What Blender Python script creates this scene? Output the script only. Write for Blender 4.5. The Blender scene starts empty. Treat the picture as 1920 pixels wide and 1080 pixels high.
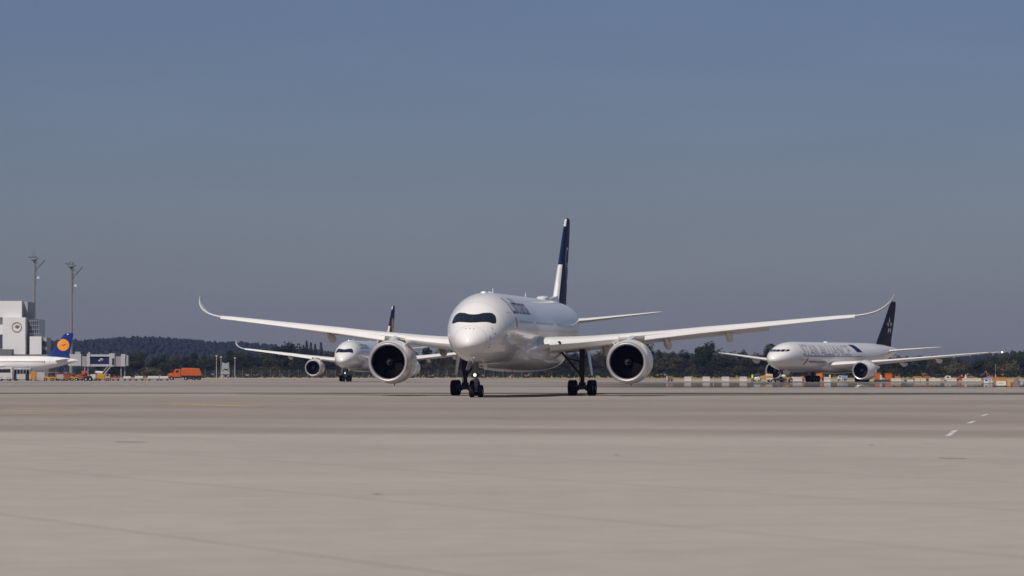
import bpy, bmesh, math, random
from mathutils import Vector, Matrix
from mathutils.bvhtree import BVHTree

random.seed(7)
R = math.radians
scene = bpy.context.scene
COL = scene.collection

# ---------------------------------------------------------------- camera
F_PX, HOR, CAM_H = 7733.0, 697.0, 2.13      # focal length in photo pixels, horizon row, eye height
cam_d = bpy.data.cameras.new('camera')
cam_d.sensor_width = 36.0
cam_d.lens = F_PX / 1920 * 36
cam_d.clip_start, cam_d.clip_end = 1.0, 30000.0
cam = bpy.data.objects.new('camera', cam_d)
cam.location = (0, 0, CAM_H)
cam.rotation_euler = (R(90) + math.atan((HOR - 540) / F_PX), 0, 0)
COL.objects.link(cam)
scene.camera = cam
cam_d.dof.use_dof = True
cam_d.dof.focus_distance = 350.0
cam_d.dof.aperture_fstop = 2.4

# ---------------------------------------------------------------- world, sun, exposure
SUN_AZ, SUN_EL = 27.0, 50.0                   # sun stands behind the camera, to its left
world = bpy.data.worlds.new('World')
scene.world = world
world.use_nodes = True
wn, wl = world.node_tree.nodes, world.node_tree.links
wn.clear()
w_out = wn.new('ShaderNodeOutputWorld')
w_bg = wn.new('ShaderNodeBackground')
sky = wn.new('ShaderNodeTexSky')
sky.sky_type = 'NISHITA'
sky.sun_disc = False
sky.sun_elevation = R(SUN_EL)
sky.sun_rotation = R(180 + SUN_AZ)
sky.altitude = 450
sky.air_density, sky.dust_density, sky.ozone_density = 1.0, 0.6, 1.5
w_tint = wn.new('ShaderNodeMix'); w_tint.data_type = 'RGBA'; w_tint.blend_type = 'MULTIPLY'
w_tint.inputs[0].default_value = 1.0
# the low band of sky is dull and grey-violet, the unseen dome boosted and warmed to light shaded flanks
w_tc = wn.new('ShaderNodeTexCoord'); w_sep = wn.new('ShaderNodeSeparateXYZ'); w_ramp = wn.new('ShaderNodeValToRGB')
wl.new(w_tc.outputs['Generated'], w_sep.inputs[0]); wl.new(w_sep.outputs[2], w_ramp.inputs[0])
w_el = w_ramp.color_ramp.elements
w_el[0].position, w_el[0].color = 0.0, (0.575, 0.60, 0.80, 1)
w_el[1].position, w_el[1].color = 0.50, (1.5, 1.26, 1.04, 1)
for p_, c_ in ((0.035, (0.565, 0.59, 0.79, 1)), (0.085, (0.56, 0.60, 0.83, 1))):
    e_ = w_el.new(p_); e_.color = c_
# very faint thin cloud
w_map = wn.new('ShaderNodeMapping'); w_map.inputs['Scale'].default_value = (14, 14, 90); wl.new(w_tc.outputs['Generated'], w_map.inputs[0])
w_nz = wn.new('ShaderNodeTexNoise'); w_nz.inputs['Scale'].default_value = 1.0; w_nz.inputs['Detail'].default_value = 5; wl.new(w_map.outputs[0], w_nz.inputs['Vector'])
w_mr = wn.new('ShaderNodeMapRange'); w_mr.inputs[1].default_value, w_mr.inputs[2].default_value, w_mr.inputs[3].default_value, w_mr.inputs[4].default_value = .45, .8, 1.0, 1.045
wl.new(w_nz.outputs[0], w_mr.inputs[0])
w_cl = wn.new('ShaderNodeMix'); w_cl.data_type = 'RGBA'; w_cl.blend_type = 'MULTIPLY'; w_cl.inputs[0].default_value = 1
wl.new(w_ramp.outputs[0], w_cl.inputs[6]); wl.new(w_mr.outputs[0], w_cl.inputs[7]); wl.new(w_cl.outputs[2], w_tint.inputs[7])
wl.new(sky.outputs[0], w_tint.inputs[6])
wl.new(w_tint.outputs[2], w_bg.inputs[0])
w_bg.inputs[1].default_value = 0.0500
wl.new(w_bg.outputs[0], w_out.inputs[0])

sun_d = bpy.data.lights.new('sun', 'SUN')
sun_d.energy = 3.95
sun_d.angle = R(0.53)
sun_d.color = (1.0, 0.935, 0.865)
sun = bpy.data.objects.new('sun', sun_d)
sun.rotation_euler = (R(90 - SUN_EL), 0, R(-SUN_AZ))
COL.objects.link(sun)

scene.view_settings.view_transform = 'Standard'
scene.view_settings.look = 'None'
scene.view_settings.exposure = 0.0
scene.view_settings.gamma = 1.0

# ---------------------------------------------------------------- helpers
def at(px, D):                 # where a column of the photo lies at depth D
    return (px - 960) / F_PX * D
def zt(py, D):                 # height of a row of the photo at depth D
    return CAM_H + (HOR - py) / F_PX * D

def tag(o, label=None, cat=None, group=None, kind=None):
    if label: o['label'] = label
    if cat: o['category'] = cat
    if group: o['group'] = group
    if kind: o['kind'] = kind
    return o
def empty(name, loc, rz=0.0):
    o = bpy.data.objects.new(name, None)
    o.location = loc
    o.rotation_euler = (0, 0, rz)
    o.empty_display_size = 0.5
    COL.objects.link(o)
    return o
def copy_tree(o, parent=None):
    kids = list(o.children)
    c = o.copy()
    COL.objects.link(c)
    c.parent = parent
    for k in kids:
        copy_tree(k, c)
    return c

class MB:
    """collects vertices and faces; build() links them as ONE mesh object"""
    def __init__(s): s.v, s.f, s.mi = [], [], []
    def add(s, verts, faces, m=0):
        b = len(s.v)
        s.v += [tuple(p) for p in verts]
        s.f += [tuple(b + i for i in f) for f in faces]
        s.mi += [m] * len(faces)
        return s
    def box(s, c, d, rz=0.0, m=0, top=1.0, topy=1.0):
        x, y, z = d[0] / 2, d[1] / 2, d[2] / 2
        ca, sa = math.cos(rz), math.sin(rz)
        vs = []
        for k in (-1, 1):
            fx, fy = (1, 1) if k < 0 else (top, topy)
            for (i, j) in ((-1, -1), (1, -1), (1, 1), (-1, 1)):
                px, py = i * x * fx, j * y * fy
                vs.append((c[0] + px * ca - py * sa, c[1] + px * sa + py * ca, c[2] + k * z))
        return s.add(vs, [(0, 3, 2, 1), (4, 5, 6, 7), (0, 1, 5, 4), (1, 2, 6, 5), (2, 3, 7, 6), (3, 0, 4, 7)], m)
    def prism(s, poly, y0, y1, m=0):           # polygon in (x,z), thickness along y
        n = len(poly)
        vs = [(p[0], y0, p[1]) for p in poly] + [(p[0], y1, p[1]) for p in poly]
        fs = [tuple(range(n)), tuple(reversed(range(n, 2 * n)))]
        fs += [(i, i + n, (i + 1) % n + n, (i + 1) % n) for i in range(n)]
        return s.add(vs, fs, m)
    def tube(s, a, b, r0, r1=None, n=10, m=0):
        r1 = r0 if r1 is None else r1
        a, b = Vector(a), Vector(b)
        d = (b - a).normalized()
        u = d.orthogonal().normalized(); w = d.cross(u)
        vs = []
        for p, r in ((a, r0), (b, r1)):
            for i in range(n):
                t = 2 * math.pi * i / n
                vs.append(p + u * (r * math.cos(t)) + w * (r * math.sin(t)))
        fs = [(i, (i + 1) % n, (i + 1) % n + n, i + n) for i in range(n)]
        fs += [tuple(reversed(range(n))), tuple(range(n, 2 * n))]
        return s.add(vs, fs, m)
    def loft(s, rings, caps=(True, True), m=0):
        n = len(rings[0])
        vs = [p for r in rings for p in r]
        fs = []
        for k in range(len(rings) - 1):
            for i in range(n):
                j = (i + 1) % n
                fs.append((k * n + i, k * n + j, (k + 1) * n + j, (k + 1) * n + i))
        if caps[0]: fs.append(tuple(reversed(range(n))))
        if caps[1]: fs.append(tuple(range((len(rings) - 1) * n, len(rings) * n)))
        return s.add(vs, fs, m)
    def lathe(s, prof, n=48, axis='y', c=(0, 0, 0), m=0, caps=(False, False)):
        rings = []
        for (t, r) in prof:
            ring = []
            for i in range(n):
                a = 2 * math.pi * i / n
                if axis == 'y': ring.append((c[0] + r * math.cos(a), c[1] + t, c[2] + r * math.sin(a)))
                elif axis == 'x': ring.append((c[0] + t, c[1] + r * math.cos(a), c[2] + r * math.sin(a)))
                else: ring.append((c[0] + r * math.cos(a), c[1] + r * math.sin(a), c[2] + t))
            rings.append(ring)
        return s.loft(rings, caps, m)
    def mirror_x(s):
        s.v = [(-p[0], p[1], p[2]) for p in s.v]
        s.f = [tuple(reversed(f)) for f in s.f]
        return s
    def bvh(s):
        return BVHTree.FromPolygons([Vector(p) for p in s.v], s.f)
    def mesh(s, name, mats, smooth=35):
        me = bpy.data.meshes.new(name)
        me.from_pydata(s.v, [], s.f)
        for m in (mats if isinstance(mats, (list, tuple)) else [mats]):
            me.materials.append(m)
        if len(set(s.mi)) > 1:
            me.polygons.foreach_set('material_index', s.mi)
        bm = bmesh.new(); bm.from_mesh(me)
        bmesh.ops.recalc_face_normals(bm, faces=bm.faces)
        bm.to_mesh(me); bm.free()
        if smooth:
            me.polygons.foreach_set('use_smooth', [True] * len(me.polygons))
            me.set_sharp_from_angle(angle=R(smooth))
        return me
    def build(s, name, mats, parent=None, smooth=35, loc=(0, 0, 0), rz=0.0):
        return link(name, s.mesh(name, mats, smooth), parent, loc, rz)
def link(name, me, parent=None, loc=(0, 0, 0), rz=0.0):
    o = bpy.data.objects.new(name, me)
    o.location = loc
    o.rotation_euler = (0, 0, rz)
    o.parent = parent
    COL.objects.link(o)
    return o

def mat(name, color, rough=0.5, metal=0.0, coat=0.0, vary=0.0, vscale=1.0, spec=0.5, emit=None, rvary=0.0):
    m = bpy.data.materials.new(name)
    m.use_nodes = True
    nt = m.node_tree
    b = nt.nodes['Principled BSDF']
    b.inputs['Base Color'].default_value = (*color, 1)
    b.inputs['Roughness'].default_value = rough
    b.inputs['Metallic'].default_value = metal
    b.inputs['Specular IOR Level'].default_value = spec
    b.inputs['Coat Weight'].default_value = coat
    b.inputs['Coat Roughness'].default_value = 0.06
    if vary or rvary:
        tc = nt.nodes.new('ShaderNodeTexCoord')
        nz = nt.nodes.new('ShaderNodeTexNoise')
        nz.inputs['Scale'].default_value = vscale
        nz.inputs['Detail'].default_value = 6
        nz.inputs['Roughness'].default_value = 0.65
        nt.links.new(tc.outputs['Object'], nz.inputs['Vector'])
        if vary:
            mp = nt.nodes.new('ShaderNodeMapRange')
            mp.inputs[1].default_value, mp.inputs[2].default_value = 0.3, 0.7
            mp.inputs[3].default_value, mp.inputs[4].default_value = 1 - vary, 1 + vary * 0.5
            nt.links.new(nz.outputs[0], mp.inputs[0])
            mx = nt.nodes.new('ShaderNodeMix'); mx.data_type = 'RGBA'; mx.blend_type = 'MULTIPLY'
            mx.inputs[0].default_value = 1
            mx.inputs[6].default_value = (*color, 1)
            nt.links.new(mp.outputs[0], mx.inputs[7])
            nt.links.new(mx.outputs[2], b.inputs['Base Color'])
        if rvary:
            mr = nt.nodes.new('ShaderNodeMapRange')
            mr.inputs[1].default_value, mr.inputs[2].default_value = 0.3, 0.7
            mr.inputs[3].default_value, mr.inputs[4].default_value = rough - rvary, rough + rvary
            nt.links.new(nz.outputs[0], mr.inputs[0])
            nt.links.new(mr.outputs[0], b.inputs['Roughness'])
    if emit:
        b.inputs['Emission Color'].default_value = (*emit[0], 1)
        b.inputs['Emission Strength'].default_value = emit[1]
    return m

M = {
    'paint': mat('white aircraft paint', (0.74, 0.72, 0.71), 0.24, coat=0.5, vary=0.012, vscale=0.35),
    'wing': mat('pale grey wing paint', (0.71, 0.69, 0.68), 0.34, coat=0.15, vary=0.04, vscale=0.5, rvary=0.05),
    'fairing': mat('warm white fairing paint', (0.70, 0.66, 0.62), 0.38, vary=0.06, vscale=1.0),
    'navy': mat('dark blue aircraft paint', (0.010, 0.020, 0.075), 0.6, spec=0.12, vary=0.06),
    'blue': mat('deep blue tail paint', (0.010, 0.030, 0.17), 0.5, spec=0.2, vary=0.06),
    'black_tail': mat('near black tail paint', (0.010, 0.010, 0.022), 0.6, spec=0.12, vary=0.06),
    'letter': mat('dark blue lettering', (0.010, 0.020, 0.080), 0.4),
    'outline': mat('grey lettering outline', (0.09, 0.095, 0.12), 0.45),
    'silver': mat('silver lettering', (0.60, 0.60, 0.62), 0.4),
    'yellow_disc': mat('amber emblem paint', (0.85, 0.30, 0.012), 0.4),
    'orange_mark': mat('orange emblem paint', (0.72, 0.22, 0.06), 0.4),
    'red_mark': mat('red emblem paint', (0.60, 0.05, 0.04), 0.4),
    'white_mark': mat('white emblem paint', (0.75, 0.75, 0.76), 0.4),
    'lip': mat('satin metal inlet lip', (0.72, 0.69, 0.68), 0.34, metal=0.75, rvary=0.03),
    'duct': mat('dark inlet duct', (0.006, 0.006, 0.007), 0.6, spec=0.15),
    'fan': mat('dark titanium fan', (0.008, 0.008, 0.009), 0.55, spec=0.25),
    'metal': mat('hot section metal', (0.30, 0.28, 0.26), 0.4, metal=1.0, vary=0.2),
    'gear': mat('grey landing gear steel', (0.17, 0.17, 0.175), 0.45, metal=0.2, vary=0.25, vscale=3),
    'gear_dark': mat('greasy gear parts', (0.04, 0.04, 0.042), 0.5, vary=0.2, vscale=3),
    'rubber': mat('tyre rubber', (0.006, 0.006, 0.007), 0.8, spec=0.2, vary=0.15, vscale=4),
    'hub': mat('wheel hub metal', (0.30, 0.30, 0.31), 0.4, metal=0.6),
    'glass': mat('dark cockpit glass', (0.008, 0.014, 0.024), 0.06, coat=0.6),
    'mask': mat('black cockpit surround', (0.012, 0.012, 0.013), 0.5),
    'window': mat('dark window glass', (0.015, 0.02, 0.03), 0.12),
    'lamp': mat('lit taxi lamp', (1, 1, 1), 0.3, emit=((1.0, 0.92, 0.80), 1.8)),
    'white_lamp': mat('lit wing tip lamp', (1, 1, 1), 0.3, emit=((1.0, 0.96, 0.88), 4.0)),
    'swirl': mat('grey swirl paint', (0.045, 0.045, 0.05), 0.6),
    'line': mat('grey panel line', (0.30, 0.30, 0.32), 0.5),
}

# ---------------------------------------------------------------- curves
def pchip(xs, ys):
    n = len(xs)
    h = [xs[i + 1] - xs[i] for i in range(n - 1)]
    d = [(ys[i + 1] - ys[i]) / h[i] for i in range(n - 1)]
    m = [d[0]] + [0.0] * (n - 2) + [d[-1]]
    for i in range(1, n - 1):
        if d[i - 1] * d[i] > 0:
            w1, w2 = 2 * h[i] + h[i - 1], h[i] + 2 * h[i - 1]
            m[i] = (w1 + w2) / (w1 / d[i - 1] + w2 / d[i])
    def f(x):
        if x <= xs[0]: return ys[0]
        if x >= xs[-1]: return ys[-1]
        k = 0
        while x > xs[k + 1]: k += 1
        t = (x - xs[k]) / h[k]
        a, b = 2 * t**3 - 3 * t**2 + 1, t**3 - 2 * t**2 + t
        return a * ys[k] + b * h[k] * m[k] + (3 * t**2 - 2 * t**3) * ys[k + 1] + (t**3 - t**2) * h[k] * m[k + 1]
    return f

class Fuselage:
    """stations: (y aft of the nose, top z, bottom z, half width, z of the widest point)"""
    def __init__(s, st):
        t = [math.sqrt(a[0]) for a in st]
        s.top, s.bot = pchip(t, [a[1] for a in st]), pchip(t, [a[2] for a in st])
        s.hw, s.zc = pchip(t, [a[3] for a in st]), pchip(t, [a[4] for a in st])
        s.L = st[-1][0]
    def sec(s, y):
        t = math.sqrt(max(y, 0))
        return s.top(t), s.bot(t), s.hw(t), s.zc(t)
    def pt(s, y, th, off=0.0):
        a, b, w, c = s.sec(y)
        h = (a - c) if math.sin(th) >= 0 else (c - b)
        x, z = w * math.cos(th), h * math.sin(th)
        nx, nz = math.cos(th) / max(w, .01), math.sin(th) / max(h, .01)
        q = math.hypot(nx, nz)
        return (x + nx / q * off, y, c + z + nz / q * off)
    def inside(s, x, y, z):
        a, b, w, c = s.sec(y)
        h = (a - c) if z >= c else (c - b)
        return (x / max(w, 1e-4))**2 + ((z - c) / max(h, 1e-4))**2 < 1
    def front(s, x, z, off=0.0):        # where a line from ahead meets the nose
        lo, hi = 0.0, 14.0
        for _ in range(40):
            mid = (lo + hi) / 2
            if s.inside(x, mid, z): hi = mid
            else: lo = mid
        e = 0.02
        g = []
        y = hi
        # outward normal by finite differences of the implicit section
        def val(px, py, pz):
            a, b, w, c = s.sec(py)
            h = (a - c) if pz >= c else (c - b)
            return (px / w)**2 + ((pz - c) / h)**2
        n = Vector((val(x + e, y, z) - val(x - e, y, z), val(x, y + e, z) - val(x, y - e, z), val(x, y, z + e) - val(x, y, z - e)))
        if n.length > 0: n.normalize()
        return Vector((x, y, z)) + n * off
    def mesh(s, n=56):
        ys = [0.004 * 1.0]
        y = 0.02
        while y < s.L:
            ys.append(y)
            y += 0.03 + min(0.9, y * 0.10)
        ys.append(s.L)
        mb = MB()
        mb.loft([[s.pt(y, 2 * math.pi * i / n) for i in range(n)] for y in ys])
        return mb
    def side(s, u, v, z0, off):         # flat (u aft, v up along the skin) laid on the port side
        a, b, w, c = s.sec(u)
        r = (w + (a - b) / 2) / 2
        th0 = math.asin(max(-1, min(1, (z0 - c) / ((a - c) if z0 > c else (c - b)))))
        return s.pt(u, th0 + v / r, off)

def airfoil(n=12):
    pts = []
    def yt(x): return 5 * (0.2969 * math.sqrt(x) - 0.126 * x - 0.3516 * x**2 + 0.2843 * x**3 - 0.1036 * x**4)
    xs = [(1 - math.cos(math.pi * i / n)) / 2 for i in range(n + 1)]
    up = [(x, yt(x) + 0.10 * x * (1 - x)) for x in xs]
    dn = [(x, -yt(x) * 0.9 + 0.10 * x * (1 - x)) for x in xs]
    return list(reversed(up)) + dn[1:-1]
FOIL = airfoil()
def foil_ring(p, chord, thick, up, droop=0.0):
    """p: leading edge point; chord runs aft; 'up' is the thickness direction"""
    ring = []
    for (x, t) in FOIL:
        o = up * (t * thick * chord + droop * x * chord)
        ring.append((p[0] + o[0], p[1] + x * chord, p[2] + o[2]))
    return ring
def wing_mesh(st, sub=1, droop=-0.03):
    """st: (span, leading edge y, chord, z, thickness)"""
    k = [a[0] for a in st]
    L = [0.0]
    for i in range(1, len(st)):
        L.append(L[-1] + math.hypot(st[i][0] - st[i - 1][0], st[i][3] - st[i - 1][3]))
    fn = [pchip(L, [a[j] for a in st]) for j in range(5)]
    N = max(24, int(L[-1] * sub * 1.6))
    ts = [L[-1] * i / N for i in range(N + 1)]
    mb = MB()
    rings = []
    for t in ts:
        x, y, c, z, th = [f(t) for f in fn]
        e = 0.05
        dx, dz = fn[0](min(t + e, L[-1])) - fn[0](max(t - e, 0)), fn[3](min(t + e, L[-1])) - fn[3](max(t - e, 0))
        q = math.hypot(dx, dz) or 1
        rings.append(foil_ring((x, y, z), c, th, Vector((-dz / q, 0, dx / q)), droop))
    mb.loft(rings)
    return mb, fn, L
def vertical_mesh(st):
    """fin; st: (z, leading edge y, chord, thickness ratio)"""
    mb = MB()
    rings = []
    z0, z1 = st[0][0], st[-1][0]
    zs = [a[0] for a in st]
    f = [pchip(zs, [a[j] for a in st]) for j in range(4)]
    N = 28
    for i in range(N + 1):
        z = z0 + (z1 - z0) * i / N
        _, y, c, th = [g(z) for g in f]
        if i == N: c *= 0.9; th *= 0.3
        rings.append([(t * th * c if True else 0, y + x * c, z) for (x, t) in SYM])
    mb.loft(rings)
    return mb
def sym():
    n = 12
    def yt(x): return 5 * (0.2969 * math.sqrt(x) - 0.126 * x - 0.3516 * x**2 + 0.2843 * x**3 - 0.1036 * x**4)
    xs = [(1 - math.cos(math.pi * i / n)) / 2 for i in range(n + 1)]
    return list(reversed([(x, yt(x)) for x in xs])) + [(x, -yt(x)) for x in xs][1:-1]
SYM = sym()

# ---------------------------------------------------------------- lettering and emblems
def text_flat(txt, width, bold=0.0, outline=0.0):
    """the text as a flat bmesh, baseline at v = 0, starting at u = 0, scaled to 'width'"""
    cu = bpy.data.curves.new('writing', 'FONT')
    cu.body = txt
    cu.size = 1.0
    cu.resolution_u = 3
    cu.offset = bold
    if outline:
        cu.fill_mode = 'NONE'
        cu.bevel_depth = outline
        cu.bevel_resolution = 0
    o = bpy.data.objects.new('writing', cu)
    COL.objects.link(o)
    dg = bpy.context.evaluated_depsgraph_get()
    dg.update()
    me = bpy.data.meshes.new_from_object(o.evaluated_get(dg))
    bpy.data.objects.remove(o)
    bpy.data.curves.remove(cu)
    bm = bmesh.new(); bm.from_mesh(me); bpy.data.meshes.remove(me)
    x0, x1 = min(v.co.x for v in bm.verts), max(v.co.x for v in bm.verts)
    k = width / (x1 - x0)
    for v in bm.verts: v.co = Vector(((v.co.x - x0) * k, v.co.y * k, v.co.z * k))
    return bm
def cut_v(bm, step=0.2):
    v0, v1 = min(v.co.y for v in bm.verts), max(v.co.y for v in bm.verts)
    y = v0 + step
    while y < v1:
        bmesh.ops.bisect_plane(bm, geom=bm.verts[:] + bm.edges[:] + bm.faces[:], plane_co=(0, y, 0), plane_no=(0, 1, 0))
        y += step
    return bm
def bm_object(bm, name, m, parent, f):
    for v in bm.verts: v.co = f(v.co)
    me = bpy.data.meshes.new(name)
    bmesh.ops.recalc_face_normals(bm, faces=bm.faces)
    bm.to_mesh(me); bm.free()
    me.materials.append(m)
    return link(name, me, parent)

def disc_pts(r, n=36, c=(0, 0)):
    return [(c[0] + r * math.cos(2 * math.pi * i / n), c[1] + r * math.sin(2 * math.pi * i / n)) for i in range(n)]
CRANE = [   # a long-necked bird in flight, in a unit circle
    [(-0.86, 0.10), (-0.45, 0.02), (-0.12, -0.16), (-0.02, -0.22), (0.10, -0.14), (0.22, 0.02), (0.10, 0.0), (-0.05, -0.06), (-0.42, 0.09)],
    [(0.06, -0.08), (0.30, 0.06), (0.86, 0.14), (0.70, 0.22), (0.40, 0.20), (0.16, 0.06)],
    [(-0.02, -0.20), (0.30, -0.12), (0.62, 0.02), (0.30, -0.02), (0.06, -0.08)],
]
def star_polys():
    out = []
    for k in range(5):
        a = R(90 + 72 * k)
        t = Vector((math.cos(a), math.sin(a)))
        n = Vector((-t.y, t.x))
        out.append([tuple(t * 1.0), tuple(t * 0.42 + n * 0.20), tuple(t * 0.30 + n * 0.05), tuple(t * 0.42 - n * 0.20)])
    return out
def flat_polys(polys, cut=0.25):
    bm = bmesh.new()
    for p in polys:
        bm.faces.new([bm.verts.new((q[0], q[1], 0)) for q in p])
    bmesh.ops.triangulate(bm, faces=bm.faces[:])
    return bm
def ring_bm(r0, r1, n=40):
    bm = bmesh.new()
    a = [bm.verts.new((r0 * math.cos(2 * math.pi * i / n), r0 * math.sin(2 * math.pi * i / n), 0)) for i in range(n)]
    b = [bm.verts.new((r1 * math.cos(2 * math.pi * i / n), r1 * math.sin(2 * math.pi * i / n), 0)) for i in range(n)]
    for i in range(n): bm.faces.new((a[i], b[i], b[(i + 1) % n], a[(i + 1) % n]))
    return bm
def on_fin(bvh, side, cy, cz, scale, off):
    """lay a flat emblem (u, v) on the fin's side; u always reads left to right for the viewer"""
    def f(co):
        u = co.x * scale * (1 if side > 0 else -1)
        p = Vector((side * 4.0, cy + u, cz + co.y * scale))
        hit = bvh.ray_cast(p, Vector((-side, 0, 0)))
        x = hit[0].x if hit[0] is not None else 0.0
        return Vector((x + side * off, p.y, p.z))
    return f
def grid_disc(r, rings=5, n=36):
    bm = bmesh.new()
    c = bm.verts.new((0, 0, 0))
    last = None
    for k in range(1, rings + 1):
        cur = [bm.verts.new((r * k / rings * math.cos(2 * math.pi * i / n), r * k / rings * math.sin(2 * math.pi * i / n), 0)) for i in range(n)]
        for i in range(n):
            j = (i + 1) % n
            if last is None: bm.faces.new((c, cur[i], cur[j]))
            else: bm.faces.new((last[i], cur[i], cur[j], last[j]))
        last = cur
    return bm

# ---------------------------------------------------------------- airliner parts
def wheel_mesh(r, w):
    mb = MB()
    h = w / 2
    mb.lathe([(-h * .70, r * .50), (-h * .92, r * .66), (-h, r * .82), (-h * .86, r * .94), (-h * .5, r * .995), (-h * .2, r), (-h * .17, r * .985), (h * .17, r * .985), (h * .2, r), (h * .5, r * .995), (h * .86, r * .94), (h, r * .82), (h * .92, r * .66), (h * .70, r * .50)], 36, 'x')
    mb.lathe([(-h * .70, r * .50), (-h * .55, r * .42), (-h * .45, r * .18), (-h * .75, r * .14), (-h * .8, 0.01)], 36, 'x', m=1, caps=(False, True))
    mb.lathe([(h * .70, r * .50), (h * .55, r * .42), (h * .45, r * .18), (h * .75, r * .14), (h * .8, 0.01)], 36, 'x', m=1, caps=(False, True))
    return mb.mesh('wheel', [M['rubber'], M['hub']])

def engine(parent, loc, S, side):
    """S: lip radius, max radius, length, fan radius ...; inlet face at loc, axis aft"""
    r0, rm, L, rf = S['lip'], S['max'], S['len'], S['fan']
    mb = MB()
    mb.lathe([(0.32, r0 * .985 + 0.045), (0.7, r0 + (rm - r0) * .55), (1.3, r0 + (rm - r0) * .86), (2.0, rm), (L * .48, rm), (L * .70, rm * .965), (L * .86, rm * .88), (L, rm * .76), (L - 0.02, rm * .74), (L * .7, rm * .72), (L * .6, rm * .55)], 64)
    # inlet duct, dark beyond the lip
    mb.lathe([(0.26, rf * 0.985), (0.6, rf * 0.985), (1.0, rf), (1.55, rf), (1.75, rf)], 64, m=1)
    mb.lathe([(1.9, rf), (1.9, 0.05)], 64, m=1)
    o = mb.build('engine', [M['paint'], M['duct']], parent, loc=loc)
    o.rotation_euler = (R(S.get('pitch', 1.5)), 0, 0)
    lb = MB()
    lb.lathe([(0.32, r0 * .985 + 0.045), (0.16, r0 + 0.0), (0.05, r0 - 0.06), (0.0, r0 - 0.13), (0.02, r0 - 0.20), (0.08, rf + 0.03), (0.16, rf + 0.0), (0.26, rf * 0.985)], 64)
    lb.build('inlet_lip', M['lip'], o)
    fb = MB()
    nb = 22
    for k in range(nb):
        a0 = 2 * math.pi * k / nb
        pts = []
        for j in range(6):
            t = j / 5
            r = rf * (.30 + .69 * t)
            tw = R(30 + 32 * t)
            wdt = rf * (0.13 + 0.09 * math.sin(math.pi * min(1, t * .8 + .1)))
            am = a0 - 0.35 * t * t
            for sgn in (-1, 1):
                da = sgn * wdt * math.sin(tw) / r
                pts.append((r * math.cos(am + da), 1.45 + sgn * wdt * math.cos(tw), r * math.sin(am + da)))
        fb.add(pts, [(2 * j, 2 * j + 1, 2 * j + 3, 2 * j + 2) for j in range(5)])
    fb.build('fan', M['fan'], o, smooth=60)
    sb = MB()
    sb.lathe([(0.72, 0.01), (0.78, rf * .09), (0.92, rf * .18), (1.12, rf * .26), (1.35, rf * .31), (1.7, rf * .33)], 36)
    sp = sb.build('spinner', M['duct'], o)
    # the white swirl mark on the spinner
    cb = MB()
    pts = []
    for j in range(13):
        t = j / 12
        rr = rf * (0.045 + 0.15 * t)
        yy = 0.72 + (1.0 - 0.72) * (t**1.5) * 0.9 - 0.006
        a = R(40) + t * R(300)
        wd = rf * 0.035 * math.sin(math.pi * (t * .85 + .1))
        for q in (-1, 1):
            pts.append(((rr + q * wd) * math.cos(a), yy - 0.012, (rr + q * wd) * math.sin(a)))
    cb.add(pts, [(2 * j, 2 * j + 1, 2 * j + 3, 2 * j + 2) for j in range(12)])
    cb.build('spiral_mark', M['swirl'], o)
    xb = MB()
    xb.lathe([(L * .7, rm * .56), (L * .95, rm * .52), (L * 1.12, rm * .40), (L * 1.13, rm * .36)], 40)
    xb.lathe([(L * 1.0, rm * .28), (L * 1.15, rm * .24), (L * 1.32, 0.03)], 30, caps=(False, True))
    xb.build('exhaust', M['metal'], o)
    kb = MB()
    pts = []
    for (y, z0, z1, w) in S['pylon']:
        pts.append([(-w, y, z0), (w, y, z0), (w, y, z1), (w * .3, y - .05, z1 + .06), (-w * .3, y - .05, z1 + .06), (-w, y, z1)])
    kb.loft(pts)
    kb.build('pylon', M['paint'], o)
    st = MB()
    a = R(130 if side > 0 else 50)
    ca, sa = math.cos(a), math.sin(a)
    st.add([(ca * rm * .97 + e[1] * sa, e[0], sa * rm * .97 - e[1] * ca) if e[2] == 0 else (ca * (rm + e[2]) + e[1] * sa, e[0], sa * (rm + e[2]) - e[1] * ca)
            for e in ((1.3, -.02, 0), (1.3, .02, 0), (2.7, .02, 0), (2.7, -.02, 0), (2.0, -.012, .34), (2.0, .012, .34), (2.7, .012, .34), (2.7, -.012, .34))],
           [(0, 1, 2, 3), (4, 5, 6, 7), (0, 1, 5, 4), (1, 2, 6, 5), (2, 3, 7, 6), (3, 0, 4, 7)])
    st.build('strake', M['paint'], o)
    dr = MB()
    dr.tube((0, L * .55, -rm * .98), (0, L * .55 + .12, -rm - .22), 0.05, 0.03)
    dr.build('drain_mast', M['gear'], o)
    return o

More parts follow.
